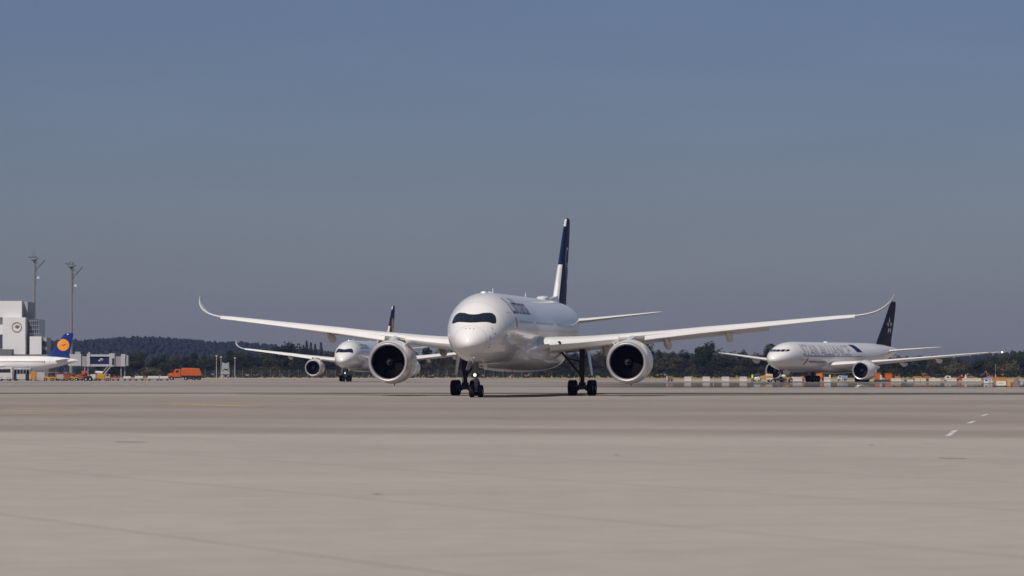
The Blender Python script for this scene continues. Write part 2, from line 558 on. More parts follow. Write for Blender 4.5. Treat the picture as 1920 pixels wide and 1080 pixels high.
def nose_gear(parent, y, S):
    r, w, hs = S['r'], S['w'], S['half']
    mb = MB()
    ztop = S['ztop']
    mb.tube((0, y, r), (0, y - .1, ztop * .55), 0.10)
    mb.tube((0, y - .09, ztop * .45), (0, y - .2, ztop + .3), 0.17)
    mb.tube((-hs, y, r), (hs, y, r), 0.08)
    mb.tube((0, y - .1, ztop * .62), (0, y - 1.5, ztop + .3), 0.07)      # drag brace
    for sx in (-1, 1):
        mb.tube((sx * .1, y - .1, ztop * .62), (sx * .34, y - .9, ztop + .3), 0.045)
        mb.tube((sx * .16, y + .12, r + .25), (sx * .05, y + .28, r + .62), 0.035)
        mb.tube((sx * .05, y + .28, r + .62), (sx * .13, y + .05, ztop * .6), 0.035)
        mb.tube((sx * .12, y - .16, r + .2), (sx * .14, y - .16, ztop * .72), 0.022)
    mb.box((0, y - .12, ztop * .50), (0.5, 0.2, 0.16))
    o = mb.build('nose_landing_gear', M['gear'], parent)
    wm = S['wheel']
    for sx in (-1, 1):
        link('wheel', wm, o, (sx * hs, y, r))
    if S.get('lamp'):
        for sx in (-1, 1):
            lb = MB()
            lb.lathe([(0.12, 0.04), (0.10, 0.10), (0.0, 0.125)], 20, c=(sx * .2, y - .34, S['lampz']), caps=(True, False))
            hb = lb.build('lamp_housing', M['gear_dark'], o)
        gb = MB()
        gb.lathe([(-0.05, 0.02), (-0.035, 0.08), (0.0, 0.125)], 20, c=(-.06, y - .40, S['lampz']), caps=(True, True))
        gb.build('taxi_lamp', M['lamp'], o)
    for sx in (-1, 1):
        db = MB()
        db.add([(sx * .55, y - .5, ztop + .12), (sx * .55, y + 1.3, ztop + .12), (sx * .78, y + 1.2, ztop - .62), (sx * .78, y - .4, ztop - .62),
                (sx * .59, y - .5, ztop + .12), (sx * .59, y + 1.3, ztop + .12), (sx * .82, y + 1.2, ztop - .62), (sx * .82, y - .4, ztop - .62)],
               [(0, 1, 2, 3), (4, 5, 6, 7), (0, 1, 5, 4), (1, 2, 6, 5), (2, 3, 7, 6), (3, 0, 4, 7)])
        db.build('gear_door', M['paint'], o)
    return o

def main_gear(parent, x, y, S, side):
    r, hw, ax = S['r'], S['half'], S['axles']
    zt_ = S['ztop']
    mb = MB()
    mb.tube((x, y, r + .1), (x, y, zt_ * .5), 0.15)
    mb.tube((x, y, zt_ * .42), (x, y, zt_ + .3), 0.24)
    mb.tube((x, min(ax) + y - .1, r), (x, max(ax) + y + .1, r), 0.17)
    mb.tube((x - .3, y, r + .32), (x + .3, y, r + .32), 0.16)
    for a in ax:
        mb.tube((x - hw, y + a, r), (x + hw, y + a, r), 0.095)
        for sx in (-1, 1):
            mb.tube((x + sx * .38, y + a, r), (x + sx * (hw - .26), y + a, r), 0.24, 0.27, 16)
    for sx in (-1, 1):
        mb.tube((x + sx * .12, y - .22, r + .35), (x + sx * .06, y - .42, r + .8), 0.05)
        mb.tube((x + sx * .06, y - .42, r + .8), (x + sx * .14, y - .2, zt_ * .52), 0.05)
        mb.tube((x + sx * .2, y - .2, r + .3), (x + sx * .2, y - .24, zt_ * .9), 0.03)
    o = mb.build('main_landing_gear', M['gear_dark'], parent)
    for a in ax:
        for sx in (-1, 1):
            link('wheel', S['wheel'], o, (x + sx * hw, y + a, r))
    bb = MB()
    bb.tube((x - side * .1, y - .05, zt_ * .42), (x - side * 2.3, y - .3, zt_ + .15), 0.11)
    bb.tube((x - side * .1, y + .1, zt_ * .70), (x - side * 1.4, y - .1, zt_ * .78), 0.07)
    bb.build('side_brace', M['gear_dark'], o)
    db = MB()
    xo = x + side * .75
    db.add([(xo - side * .28, y - 1.2, zt_ + .1), (xo - side * .28, y + 1.0, zt_ + .1), (xo + side * .08, y + .6, zt_ * .42), (xo + side * .08, y - .6, zt_ * .42),
            (xo - side * .22, y - 1.2, zt_ + .1), (xo - side * .22, y + 1.0, zt_ + .1), (xo + side * .14, y + .6, zt_ * .42), (xo + side * .14, y - .6, zt_ * .42)],
           [(0, 1, 2, 3), (4, 5, 6, 7), (0, 1, 5, 4), (1, 2, 6, 5), (2, 3, 7, 6), (3, 0, 4, 7)])
    db.build('gear_door', M['paint'], o)
    return o

def fairing_mesh(x, y0, L, z, h, w, droop):
    mb = MB()
    rings = []
    for i in range(15):
        t = i / 14
        k = (math.sin(math.pi * min(1, max(0, t * .96 + .02))))**.6
        zz = z - droop * t * t * L
        rings.append([(x + w * k * math.cos(a), y0 + L * t, zz - h * .5 * k + h * .5 * k * math.sin(a)) for a in [2 * math.pi * j / 16 for j in range(16)]])
    return mb.loft(rings)

def belly_mesh(S):
    mb = MB()
    rings = []
    y0, y1, w, zb, ztp = S
    for i in range(33):
        t = i / 32
        k = (max(0.0, math.sin(math.pi * t)))**.42
        hw = w * (0.55 + 0.45 * k)
        b = zb + (1 - k) * 1.1
        tp = ztp - (1 - k) * 0.9
        c = (b + tp) / 2
        ring = []
        for j in range(40):
            a = 2 * math.pi * j / 40
            ca, sa = math.cos(a), math.sin(a)
            e = 0.72
            ring.append((hw * math.copysign(abs(ca)**e, ca), y0 + (y1 - y0) * t, c + (tp - b) / 2 * math.copysign(abs(sa)**e, sa)))
        rings.append(ring)
    return mb.loft(rings)

def cabin_windows(fu, fus_obj, ys, z, side, h=0.34, w=0.24):
    """one small pane per opening, all sharing one mesh"""
    y_ref = ys[len(ys) // 2]
    bm = bmesh.new()
    vs = [bm.verts.new((math.cos(a) * w / 2 * (1.0), math.sin(a) * h / 2, 0)) for a in [2 * math.pi * i / 12 for i in range(12)]]
    bm.faces.new(vs)
    me = bpy.data.meshes.new('cabin_window')
    for v in bm.verts:
        p = Vector(fu.side(y_ref, v.co.y, z, 0.006))
        v.co = Vector((side * p.x, v.co.x, p.z))
    bm.normal_update()
    bm.to_mesh(me); bm.free()
    me.materials.append(M['window'])
    for y in ys:
        link('cabin_window', me, fus_obj, (0, y, 0))

def door_outline(fu, fus_obj, y, z0, z1, w, side):
    """a thin frame line round a cabin door, slightly proud of the skin"""
    mb = MB()
    a, b, hw, c = fu.sec(y)
    def sp(u, z):
        A, B, W, Cc = fu.sec(u)
        th = math.asin(max(-1, min(1, (z - Cc) / ((A - Cc) if z > Cc else (Cc - B)))))
        p = fu.pt(u, th, 0.008)
        return (side * p[0], p[1], p[2])
    t = 0.035
    n = 10
    for (u0, u1) in ((y, y + t), (y + w - t, y + w)):
        pts = []
        for i in range(n + 1):
            z = z0 + (z1 - z0) * i / n
            pts += [sp(u0, z), sp(u1, z)]
        mb.add(pts, [(2 * i, 2 * i + 1, 2 * i + 3, 2 * i + 2) for i in range(n)])
    for (za, zb) in ((z0 - t, z0), (z1, z1 + t)):
        mb.add([sp(y, za), sp(y + w, za), sp(y + w, zb), sp(y, zb)], [(0, 1, 2, 3)])
    return mb.build('cabin_door', M['line'], fus_obj)

def seam(fu, fus_obj, y, w=.03, n=56):
    mb = MB()
    mb.loft([[fu.pt(y, 2 * math.pi * i / n, .004) for i in range(n)], [fu.pt(y + w, 2 * math.pi * i / n, .004) for i in range(n)]], (False, False))
    return mb.build('panel_seam', M['line'], fus_obj)

def front_patch(fu, xs, zl, zh, off, n=5):
    """a patch of the nose seen from ahead: x samples, lower and upper edge functions"""
    mb = MB()
    pts = []
    for x in xs:
        a, b = zl(x), zh(x)
        for j in range(n + 1):
            pts.append(fu.front(x, a + (b - a) * j / n, off))
    m = n + 1
    fs = []
    for i in range(len(xs) - 1):
        for j in range(n):
            fs.append((i * m + j, (i + 1) * m + j, (i + 1) * m + j + 1, i * m + j + 1))
    return mb.add(pts, fs)
def frange(a, b, n): return [a + (b - a) * i / n for i in range(n + 1)]

# ---------------------------------------------------------------- the twin-aisle jet with the black cockpit surround
FA = Fuselage([
    (0.0, 4.42, 4.38, 0.02, 4.40), (0.15, 4.84, 4.08, 0.43, 4.46), (0.5, 5.26, 3.80, 0.80, 4.54), (1.0, 5.66, 3.56, 1.16, 4.66),
    (1.8, 6.16, 3.30, 1.58, 4.84), (2.8, 6.76, 3.08, 1.97, 5.06), (3.8, 7.36, 2.94, 2.25, 5.28), (5.0, 7.95, 2.84, 2.48, 5.50),
    (6.5, 8.40, 2.79, 2.68, 5.66), (8.5, 8.72, 2.76, 2.84, 5.77), (11.0, 8.83, 2.75, 2.94, 5.80), (14.0, 8.83, 2.76, 2.98, 5.80), (16.0, 8.83, 2.78, 2.98, 5.80),
    (42.0, 8.83, 2.78, 2.98, 5.80), (48.0, 8.82, 3.10, 2.92, 5.95), (54.0, 8.70, 4.30, 2.45, 6.5), (60.0, 8.35, 5.85, 1.55, 7.1),
    (64.5, 7.85, 6.85, 0.62, 7.35), (66.0, 7.55, 7.15, 0.22, 7.35)])

def build_a(name, loc, yaw, lab):
    root = empty(name, loc, R(-yaw))
    tag(root, lab[0], 'airliner')
    fus = FA.mesh(64).build('fuselage', M['paint'], root, smooth=60)
    bel = belly_mesh((15.5, 43.0, 3.50, 2.10, 5.35)).build('belly_fairing', M['paint'], root, smooth=60)
    # cockpit surround and panes
    zh = pchip([0, .35, .8, 1.25, 1.55, 1.74, 1.83], [6.85, 6.87, 6.98, 7.00, 6.88, 6.64, 6.30])
    zl = pchip([0, .3, .7, 1.1, 1.4, 1.65, 1.83], [6.16, 6.17, 6.20, 6.22, 6.18, 6.10, 6.14])
    xs = frange(-1.83, 1.83, 60)
    mk = front_patch(FA, xs, lambda x: zl(abs(x)), lambda x: zh(abs(x)), 0.012, 8).build('cockpit_surround', M['mask'], fus, smooth=60)
    for (a, b) in ((0.07, .75), (.90, 1.28), (1.39, 1.68)):
        for sx in (-1, 1):
            p = front_patch(FA, frange(a, b, 10) if sx > 0 else frange(-b, -a, 10), lambda x: zl(abs(x)) + .12, lambda x: zh(abs(x)) - .09, 0.024, 5)
            p.build('cockpit_window', M['glass'], fus, smooth=60)
    # three pitot and sensor ports under the windows
    for (x, z) in ((-.33, 5.66), (0, 5.69), (.33, 5.66), (1.62, 5.72), (1.55, 5.05), (1.55, 4.85), (1.53, 4.38), (1.45, 4.15), (1.85, 5.25)):
        q = FA.front(x, z, 0.0)
        s = MB(); s.tube(q + Vector((0, .02, 0)), q + Vector((x * .03, -.07, 0)), 0.045, 0.03, 8)
        s.build('sensor_port', M['mask'], fus)
    # lettering, small orange emblem, cabin windows and doors
    bm = cut_v(text_flat('Lufthansa', 9.4, bold=0.0), 0.2)
    bm_object(bm, 'lettering', M['letter'], fus, lambda c: Vector(FA.side(8.5 + c.x, c.y, 7.02, 0.012)))
    bm = cut_v(text_flat('Lufthansa', 9.4, bold=0.0), 0.2)
    def stbd(c):
        p = FA.side(17.8 - c.x, c.y, 7.02, 0.012)
        return Vector((-p[0], p[1], p[2]))
    bm_object(bm, 'lettering', M['letter'], fus, stbd)
    bm = grid_disc(0.36, 4, 24)
    bm_object(bm, 'round_emblem', M['orange_mark'], fus, lambda c: Vector(FA.side(8.75 + c.x, c.y * 1.25, 6.28, 0.010)))
    ys = [10.2 + .63 * i for i in range(13)] + [20.4 + .63 * i for i in range(18)] + [34.0 + .63 * i for i in range(17)]
    cabin_windows(FA, fus, ys, 6.34, 1, h=.28, w=.17)
    for yy in (6.35, 18.9, 32.6, 46.0):
        door_outline(FA, fus, yy, 5.15, 7.05, 1.07, 1)
        door_outline(FA, fus, yy, 5.15, 7.05, 1.07, -1)
    for yy in (1.35, 4.9, 9.6, 14.8, 21.0, 44.0, 52.0): seam(FA, fus, yy)
    # roof antennas and radome
    rb = MB()
    rings = []
    for (t, w, h) in ((0, .10, .02), (.12, .34, .20), (.3, .50, .34), (.6, .56, .38), (.85, .5, .34), (1, .35, .22)):
        rings.append([(w * math.copysign(abs(math.cos(a))**.6, math.cos(a)), 44.5 + 3.2 * t, 8.80 + max(-.1, h * math.copysign(abs(math.sin(a))**.6, math.sin(a)))) for a in [2 * math.pi * j / 20 for j in range(20)]])
    rb.loft(rings); rb.build('satellite_radome', M['paint'], fus)
    for (y, h) in ((9.4, .14), (11.6, .14)):
        b = MB(); b.lathe([(0, .26), (.6 * h, .22), (h, .05)], 16, 'z', c=(0 + (.1 if y > 10 else -.1), y, 8.76), caps=(False, True)); b.build('roof_antenna', M['paint'], fus)
    for y in (14.2, 34.5):
        b = MB(); b.box((0, y, 9.02), (.05, .36, .46), top=.6, topy=.5); b.build('blade_antenna', M['paint'], fus)
    b = MB(); b.box((0, 21.5, 2.0), (.06, .5, .4), topy=1.2); b.build('blade_antenna', M['gear'], fus)
    b = MB(); b.lathe([(0, .10), (-.1, .09), (-.16, .03)], 14, 'z', c=(0, 26.0, 2.11)); b.build('beacon', M['red_mark'], fus)
    # wings
    WST = [(1.5, 20.2, 13.6, 4.20, .125), (3.2, 21.3, 12.4, 4.48, .120), (6.5, 23.7, 9.9, 4.78, .112), (10.5, 26.5, 7.6, 5.22, .108), (16.0, 30.6, 6.0, 5.78, .105), (22.0, 35.0, 4.4, 6.42, .100),
           (28.0, 39.5, 2.95, 7.06, .095), (29.4, 40.7, 2.6, 7.20, .09), (30.8, 42.2, 2.2, 7.52, .085), (31.7, 43.4, 2.15, 8.00, .08), (32.25, 44.8, 1.75, 8.58, .07), (32.55, 46.5, .75, 9.25, .06)]
    for sx in (1, -1):
        wb, fn, L = wing_mesh(WST, 1.4)
        if sx < 0: wb.mirror_x()
        w = wb.build('wing', M['wing'], root, smooth=50)
        xs_all = frange(0, L[-1], 240)
        def sample(x):
            t = min(xs_all, key=lambda q: abs(fn[0](q) - x))
            return [f(t) for f in fn]
        for (x0, x1, ext, thk) in ((3.9, 9.4, .16, 1.12), (11.6, 29.3, .22, 1.15)):
            sb = MB()
            rings = []
            N = 30
            for i in range(N + 1):
                x, y, c, z, th = sample(x0 + (x1 - x0) * i / N)
                cc = c * .17 + .25
                hth = th * c * .60 * thk
                ring = []
                hh = .10 + .78 * th * c              # a lowered slat turns its face forward and up
                prof = [(1.0, .58), (.80, .56), (.60, .46), (.40, .28), (.20, .04), (.06, -.20), (0, -.40), (.03, -.50), (.16, -.50), (.34, -.26), (.60, .06), (.85, .40)]
                if x1 < 10:                          # the inner droop nose stays round
                    prof = [(1.0, .30), (.75, .46), (.5, .52), (.25, .46), (.08, .28), (0, 0.0), (.06, -.30), (.22, -.48), (.45, -.55), (.6, -.50), (.75, -.10), (.9, .20)]
                    hh, dz = hth * 1.15, -.10
                else: dz = -.12 + .10 * min(1, i / 8)
                for (u, v) in prof:
                    ring.append((sx * x, y - ext - .12 + u * cc, z + dz + v * hh))
                rings.append(ring)
            sb.loft(rings); sb.build('slat', M['wing'], w, smooth=40)
        for (x, y0, ln, hh) in ((7.4, 31.4, 4.6, .95), (12.9, 31.6, 5.2, .95), (18.2, 34.6, 4.6, .85)):
            z = sample(x)[3]
            fairing_mesh(sx * x, y0, ln, z - .28, hh, .30, .10).build('flap_track_fairing', M['fairing'], w, smooth=60)
        # trailing edge flaps, slightly lowered
        for (x0, x1, ch) in ((3.6, 10.3, 1.9), (10.5, 21.5, 1.35)):
            fbm = MB(); rings = []
            for i in range(13):
                x, y, c, z, th = sample(x0 + (x1 - x0) * i / 12)
                rings.append([(sx * x, y + c * .93 + u * ch, z - .10 * c * .3 + v * .17 - u * .36) for (u, v) in ((0, 0), (.15, .6), (.5, .55), (1, .05), (1, -.05), (.5, -.4), (.15, -.5))])
            fbm.loft(rings); fbm.build('flap', M['wing'], w, smooth=40)
        x, y, c, z, th = sample(4.7)
        lb = MB(); lb.lathe([(0, .10), (-.03, .17)], 20, c=(sx * x, y - .24, z + .0), caps=(True, True)); lb.build('landing_lamp', M['mask'], w)
        ES = {'lip': 1.74, 'max': 1.94, 'len': 6.1, 'fan': 1.47, 'pitch': 1.0,
              'pylon': [(1.1, 1.70, 1.82, .10), (2.0, 1.6, 1.97, .20), (3.4, 1.5, 2.14, .28), (5.2, 1.2, 2.36, .32), (7.5, .9, 2.3, .30), (9.2, 1.3, 2.1, .10)]}
        engine(root, (sx * 10.5, 22.5, 2.97), ES, sx)
        # tailplane
        hb, _, _ = wing_mesh([(0.6, 57.6, 5.6, 6.9, .10), (2.0, 58.7, 5.0, 7.02, .10), (5.5, 61.2, 3.3, 7.45, .09), (8.7, 63.6, 1.8, 7.85, .085), (9.35, 64.6, .9, 7.95, .06)], 2, 0.0)
        if sx < 0: hb.mirror_x()
        hb.build('tailplane', M['wing'], root, smooth=50)
    # fin: painted blue, the lower leading edge left white
    FST = [(8.1, 54.0, 9.3, .105), (9.2, 55.2, 8.4, .105), (12.5, 58.6, 6.3, .10), (16.4, 62.4, 3.9, .09), (16.85, 62.95, 3.3, .085), (17.05, 63.5, 2.6, .06)]
    fm = vertical_mesh(FST)
    fin = fm.build('tail_fin', M['navy'], root, smooth=50)
    bv = fm.bvh()
    def edge(z0, z1, m):
        zs = [a[0] for a in FST]; fy, fc, ft = (pchip(zs, [a[j] for a in FST]) for j in (1, 2, 3))
        e = MB(); rings = []
        for i in range(11):
            z = z0 + (z1 - z0) * i / 10
            c, y, th = fc(z), fy(z), ft(z)
            ring = []
            for (x, t) in [q for q in SYM if q[0] < .07]:
                ring.append((t * th * c * 1.04 + math.copysign(.006, t), y + x * c - .012, z))
            rings.append(ring)
        e.loft(rings); e.build('leading_edge', m, fin, smooth=60)
    edge(8.5, 12.4, M['paint']); edge(16.2, 16.95, M['paint'])
    dm = MB(); dm.loft([[(-.03, 46.8, 8.80), (.03, 46.8, 8.80), (.03, 46.8, 8.83), (-.03, 46.8, 8.83)], [(-.16, 51, 8.6), (.16, 51, 8.6), (.09, 51, 8.98), (-.09, 51, 8.98)], [(-.42, 55.5, 8.5), (.42, 55.5, 8.5), (.2, 55.5, 9.35), (-.2, 55.5, 9.35)]])
    dm.build('dorsal_fillet', M['paint'], root)
    for sd in (1, -1):
        if lab[1] == 'white':
            bm_object(ring_bm(.90, 1.0), 'emblem_ring', M['white_mark'], fin, on_fin(bv, sd, 62.3, 12.4, 1.75, .015))
            bm_object(flat_polys(CRANE), 'crane_emblem', M['white_mark'], fin, on_fin(bv, sd, 62.3, 12.4, 1.75, .015))
        else:
            bm_object(grid_disc(1.0), 'emblem_disc', M['yellow_disc'], fin, on_fin(bv, sd, 61.9, 12.3, 1.9, .015))
            bm_object(flat_polys(CRANE), 'crane_emblem', M['navy'], fin, on_fin(bv, sd, 61.9, 12.3, 1.8, .028))
    nose_gear(root, 4.6, {'r': .525, 'w': .40, 'half': .36, 'ztop': 2.9, 'wheel': WH['nose'], 'lamp': True, 'lampz': 1.86})
    for sx in (1, -1):
        main_gear(root, sx * 5.3, 33.3, {'r': .70, 'half': .865, 'axles': (-1.02, 1.02), 'ztop': 4.3, 'wheel': WH['main']}, sx)
    return root

WH = {'nose': wheel_mesh(.525, .40), 'main': wheel_mesh(.70, .53), 'big': wheel_mesh(.66, .5), 'small': wheel_mesh(.55, .4)}

build_a('jet_airliner', (at(893, 341.6) - 4.6 * math.sin(R(8.02)), 341.6 - 4.6 * math.cos(R(8.02)), 0), 8.02,
        ('large white airliner nearest the camera, rolling nose-on in the middle of the apron', 'white'))
build_a('jet_airliner', (-35.85, 868.0, 0), 8.1,
        ('smaller looking white airliner following far behind the left engine of the big one', 'yellow'))

# ---------------------------------------------------------------- the long jet with outlined lettering
FB = Fuselage([
    (0.0, 4.62, 4.56, 0.02, 4.60), (0.15, 5.0, 4.20, 0.5, 4.62), (0.5, 5.36, 3.85, 0.95, 4.68), (1.0, 5.72, 3.55, 1.36, 4.76), (2.0, 6.25, 3.12, 1.92, 4.88),
    (3.0, 6.72, 2.84, 2.30, 4.96), (4.2, 7.25, 2.60, 2.62, 5.04), (5.8, 7.75, 2.38, 2.88, 5.10), (8.0, 8.10, 2.20, 3.05, 5.14), (11.0, 8.25, 2.06, 3.10, 5.15),
    (46.0, 8.25, 2.06, 3.10, 5.15), (54.0, 8.23, 2.65, 2.95, 5.4), (62.0, 8.0, 4.1, 2.25, 6.0), (69.0, 7.5, 5.6, 1.25, 6.6), (73.0, 7.1, 6.4, .35, 6.8), (73.8, 7.0, 6.6, .12, 6.8)])
def build_b():
    yaw = 25.3
    root = empty('jet_airliner', (52.3, 830.0, 0), R(-yaw))
    tag(root, 'long white airliner with grey outlined lettering and near black tail, parked on the right', 'airliner')
    fus = FB.mesh(56).build('fuselage', M['paint'], root, smooth=60)
    belly_mesh((22, 48, 3.3, 1.75, 4.7)).build('belly_fairing', M['paint'], root, smooth=60)
    zc = 6.28
    for yy in (1.3, 6.9, 19.0, 45.0, 56.0): seam(FB, fus, yy)
    for (a, b, l0, l1, h0, h1) in ((.05, .78, -.12, -.12, .34, .34), (.90, 1.55, -.12, -.10, .36, .38), (1.66, 2.10, -.10, .0, .38, .32)):
        for sx in (-1, 1):
            xs = frange(a, b, 8)
            if sx < 0: xs = [-x for x in reversed(xs)]
            lo = lambda x: zc + l0 + (l1 - l0) * (abs(x) - a) / (b - a)
            hi = lambda x: zc + h0 + (h1 - h0) * (abs(x) - a) / (b - a)
            front_patch(FB, xs, lo, hi, .02, 4).build('cockpit_window', M['glass'], fus, smooth=60)
    # outlined lettering on the port side
    T = 'STAR ALLIANCE'
    W = 27.5
    bm_object(cut_v(text_flat(T, W), .3), 'lettering', M['silver'], fus, lambda c: Vector(FB.side(9.7 + c.x, c.y, 5.35, .010)))
    bm = cut_v(text_flat(T, W, outline=.0165), .3)
    bm_object(bm, 'lettering_outline', M['outline'], fus, lambda c: Vector(FB.side(9.7 + c.x, c.y, 5.35, .014 + max(0, c.z) * .3)))
    def st(c):
        p = FB.side(37.9 - c.x, c.y, 5.35, .010); return Vector((-p[0], p[1], p[2]))
    bm_object(cut_v(text_flat(T, W), .3), 'lettering', M['outline'], fus, st)
    # dark slanting band after the lettering
    bm = bmesh.new()
    q = [(38.4, 2.9), (41.6, 2.9), (44.2, .9), (41.0, .9)]
    bm.faces.new([bm.verts.new((a[0], a[1], 0)) for a in q])
    cut_v(bm, .2)
    bm_object(bm, 'slanting_band', M['navy'], fus, lambda c: Vector(FB.side(c.x, c.y, 5.35, .012)))
    # red slash and small unreadable caption under the lettering
    bm = bmesh.new()
    bm.faces.new([bm.verts.new((a[0], a[1], 0)) for a in ((10.0, -1.75), (10.9, -1.75), (12.6, -.15), (11.9, -.15))])
    cut_v(bm, .2)
    bm_object(bm, 'red_slash', M['red_mark'], fus, lambda c: Vector(FB.side(c.x, c.y, 5.1, .012)))
    bm = bmesh.new()
    u = 13.2
    for k in range(26):
        w = random.uniform(.18, .42)
        bm.faces.new([bm.verts.new((u + a[0] * w, -1.12 + a[1] * (.30 if k < 9 else .20), 0)) for a in ((0, 0), (1, 0), (1, 1), (0, 1))])
        u += w + random.uniform(.06, .14)
    bm_object(bm, 'small_caption', M['outline'], fus, lambda c: Vector(FB.side(c.x, c.y, 5.1, .012)))
    bm = bmesh.new()
    bm.faces.new([bm.verts.new((a[0], a[1], 0)) for a in ((62.2, 0), (63.6, 0), (63.6, .9), (62.2, .9))])
    bm_object(bm, 'red_flag', M['red_mark'], fus, lambda c: Vector(FB.side(c.x, c.y, 6.2, .02)))
    cabin_windows(FB, fus, [11.0 + .53 * i for i in range(62)], 5.30, 1, h=.34, w=.22)
    for yy in (8.2, 20.5, 43.6, 57.0):
        door_outline(FB, fus, yy, 4.3, 6.2, 1.07, 1)
    WS = [(1.5, 23.8, 15.5, 3.3, .12), (3.3, 25.2, 14.2, 3.5, .12), (9.6, 30.6, 9.3, 4.10, .11), (18, 37.2, 6.2, 4.95, .10), (26, 43.2, 3.8, 5.75, .10), (30, 46.3, 2.6, 6.12, .09), (32, 49.0, 1.2, 6.25, .08), (32.4, 50.3, .5, 6.28, .07)]
    for sx in (1, -1):
        wb, fn, L = wing_mesh(WS, 1.2)
        if sx < 0: wb.mirror_x()
        w = wb.build('wing', M['wing'], root, smooth=50)
        for (x, y0, ln, z) in ((7.4, 36.5, 6, 3.65), (13.6, 37.5, 5, 4.3), (20.5, 40.5, 4.2, 5.0)):
            fairing_mesh(sx * x, y0, ln, z - .1, .95, .3, .06).build('flap_track_fairing', M['fairing'], w, smooth=60)
        tb = MB(); rings = []
        lb = MB(); lb.lathe([(0, .12), (-.1, .15), (-.2, .06)], 14, c=(sx * 32.05, 49.3, 6.2), caps=(True, True))
        lb.build('wing_tip_lamp', M['white_lamp'] if sx > 0 else M['mask'], w)
        if sx > 0:
            wb2, _, _ = wing_mesh([(30.0, 46.26, 2.68, 6.13, .10), (31.0, 47.5, 2.1, 6.2, .095), (31.9, 48.8, 1.35, 6.25, .09)], 3)
            wb2.build('wing_tip_band', M['red_mark'], w, smooth=50)
        ES = {'lip': 1.84, 'max': 2.02, 'len': 5.6, 'fan': 1.56, 'pitch': 1.0,
              'pylon': [(.9, 1.8, 1.92, .10), (2.0, 1.7, 2.05, .24), (3.5, 1.4, 2.15, .30), (5.5, 1.0, 2.0, .30), (8.2, .9, 1.7, .28), (9.4, 1.3, 1.6, .1)]}
        engine(root, (sx * 9.6, 25.0, 2.36), ES, sx)
        hb, _, _ = wing_mesh([(.6, 62.0, 7.0, 6.4, .10), (2.2, 63.3, 6.2, 6.6, .10), (6.5, 66.9, 4.0, 7.05, .09), (10.4, 70.3, 2.0, 7.4, .08), (10.8, 71.0, 1.2, 7.43, .06)], 2, 0.0)
        if sx < 0: hb.mirror_x()
        hb.build('tailplane', M['wing'], root, smooth=50)
    fm = vertical_mesh([(7.3, 60.0, 9.6, .10), (8.3, 60.7, 9.0, .10), (12.5, 65.0, 6.3, .10), (16.7, 69.0, 3.7, .09), (17.35, 69.7, 2.9, .06)])
    fin = fm.build('tail_fin', M['black_tail'], root, smooth=50)
    bv = fm.bvh()
    for sd in (1, -1):
        bm_object(flat_polys(star_polys()), 'star_emblem', M['silver'], fin, on_fin(bv, sd, 67.9, 12.0, 2.1, .02))
    b = MB(); b.lathe([(0, .5), (.18, .4), (.26, .05)], 20, 'z', c=(0, 30, 8.2), caps=(False, True)); b.build('roof_antenna', M['paint'], fus)
    nose_gear(root, 5.9, {'r': .55, 'w': .4, 'half': .36, 'ztop': 2.3, 'wheel': WH['small']})
    for sx in (1, -1):
        main_gear(root, sx * 5.5, 37.0, {'r': .66, 'half': .70, 'axles': (-1.46, 0, 1.46), 'ztop': 3.2, 'wheel': WH['big']}, sx)
build_b()

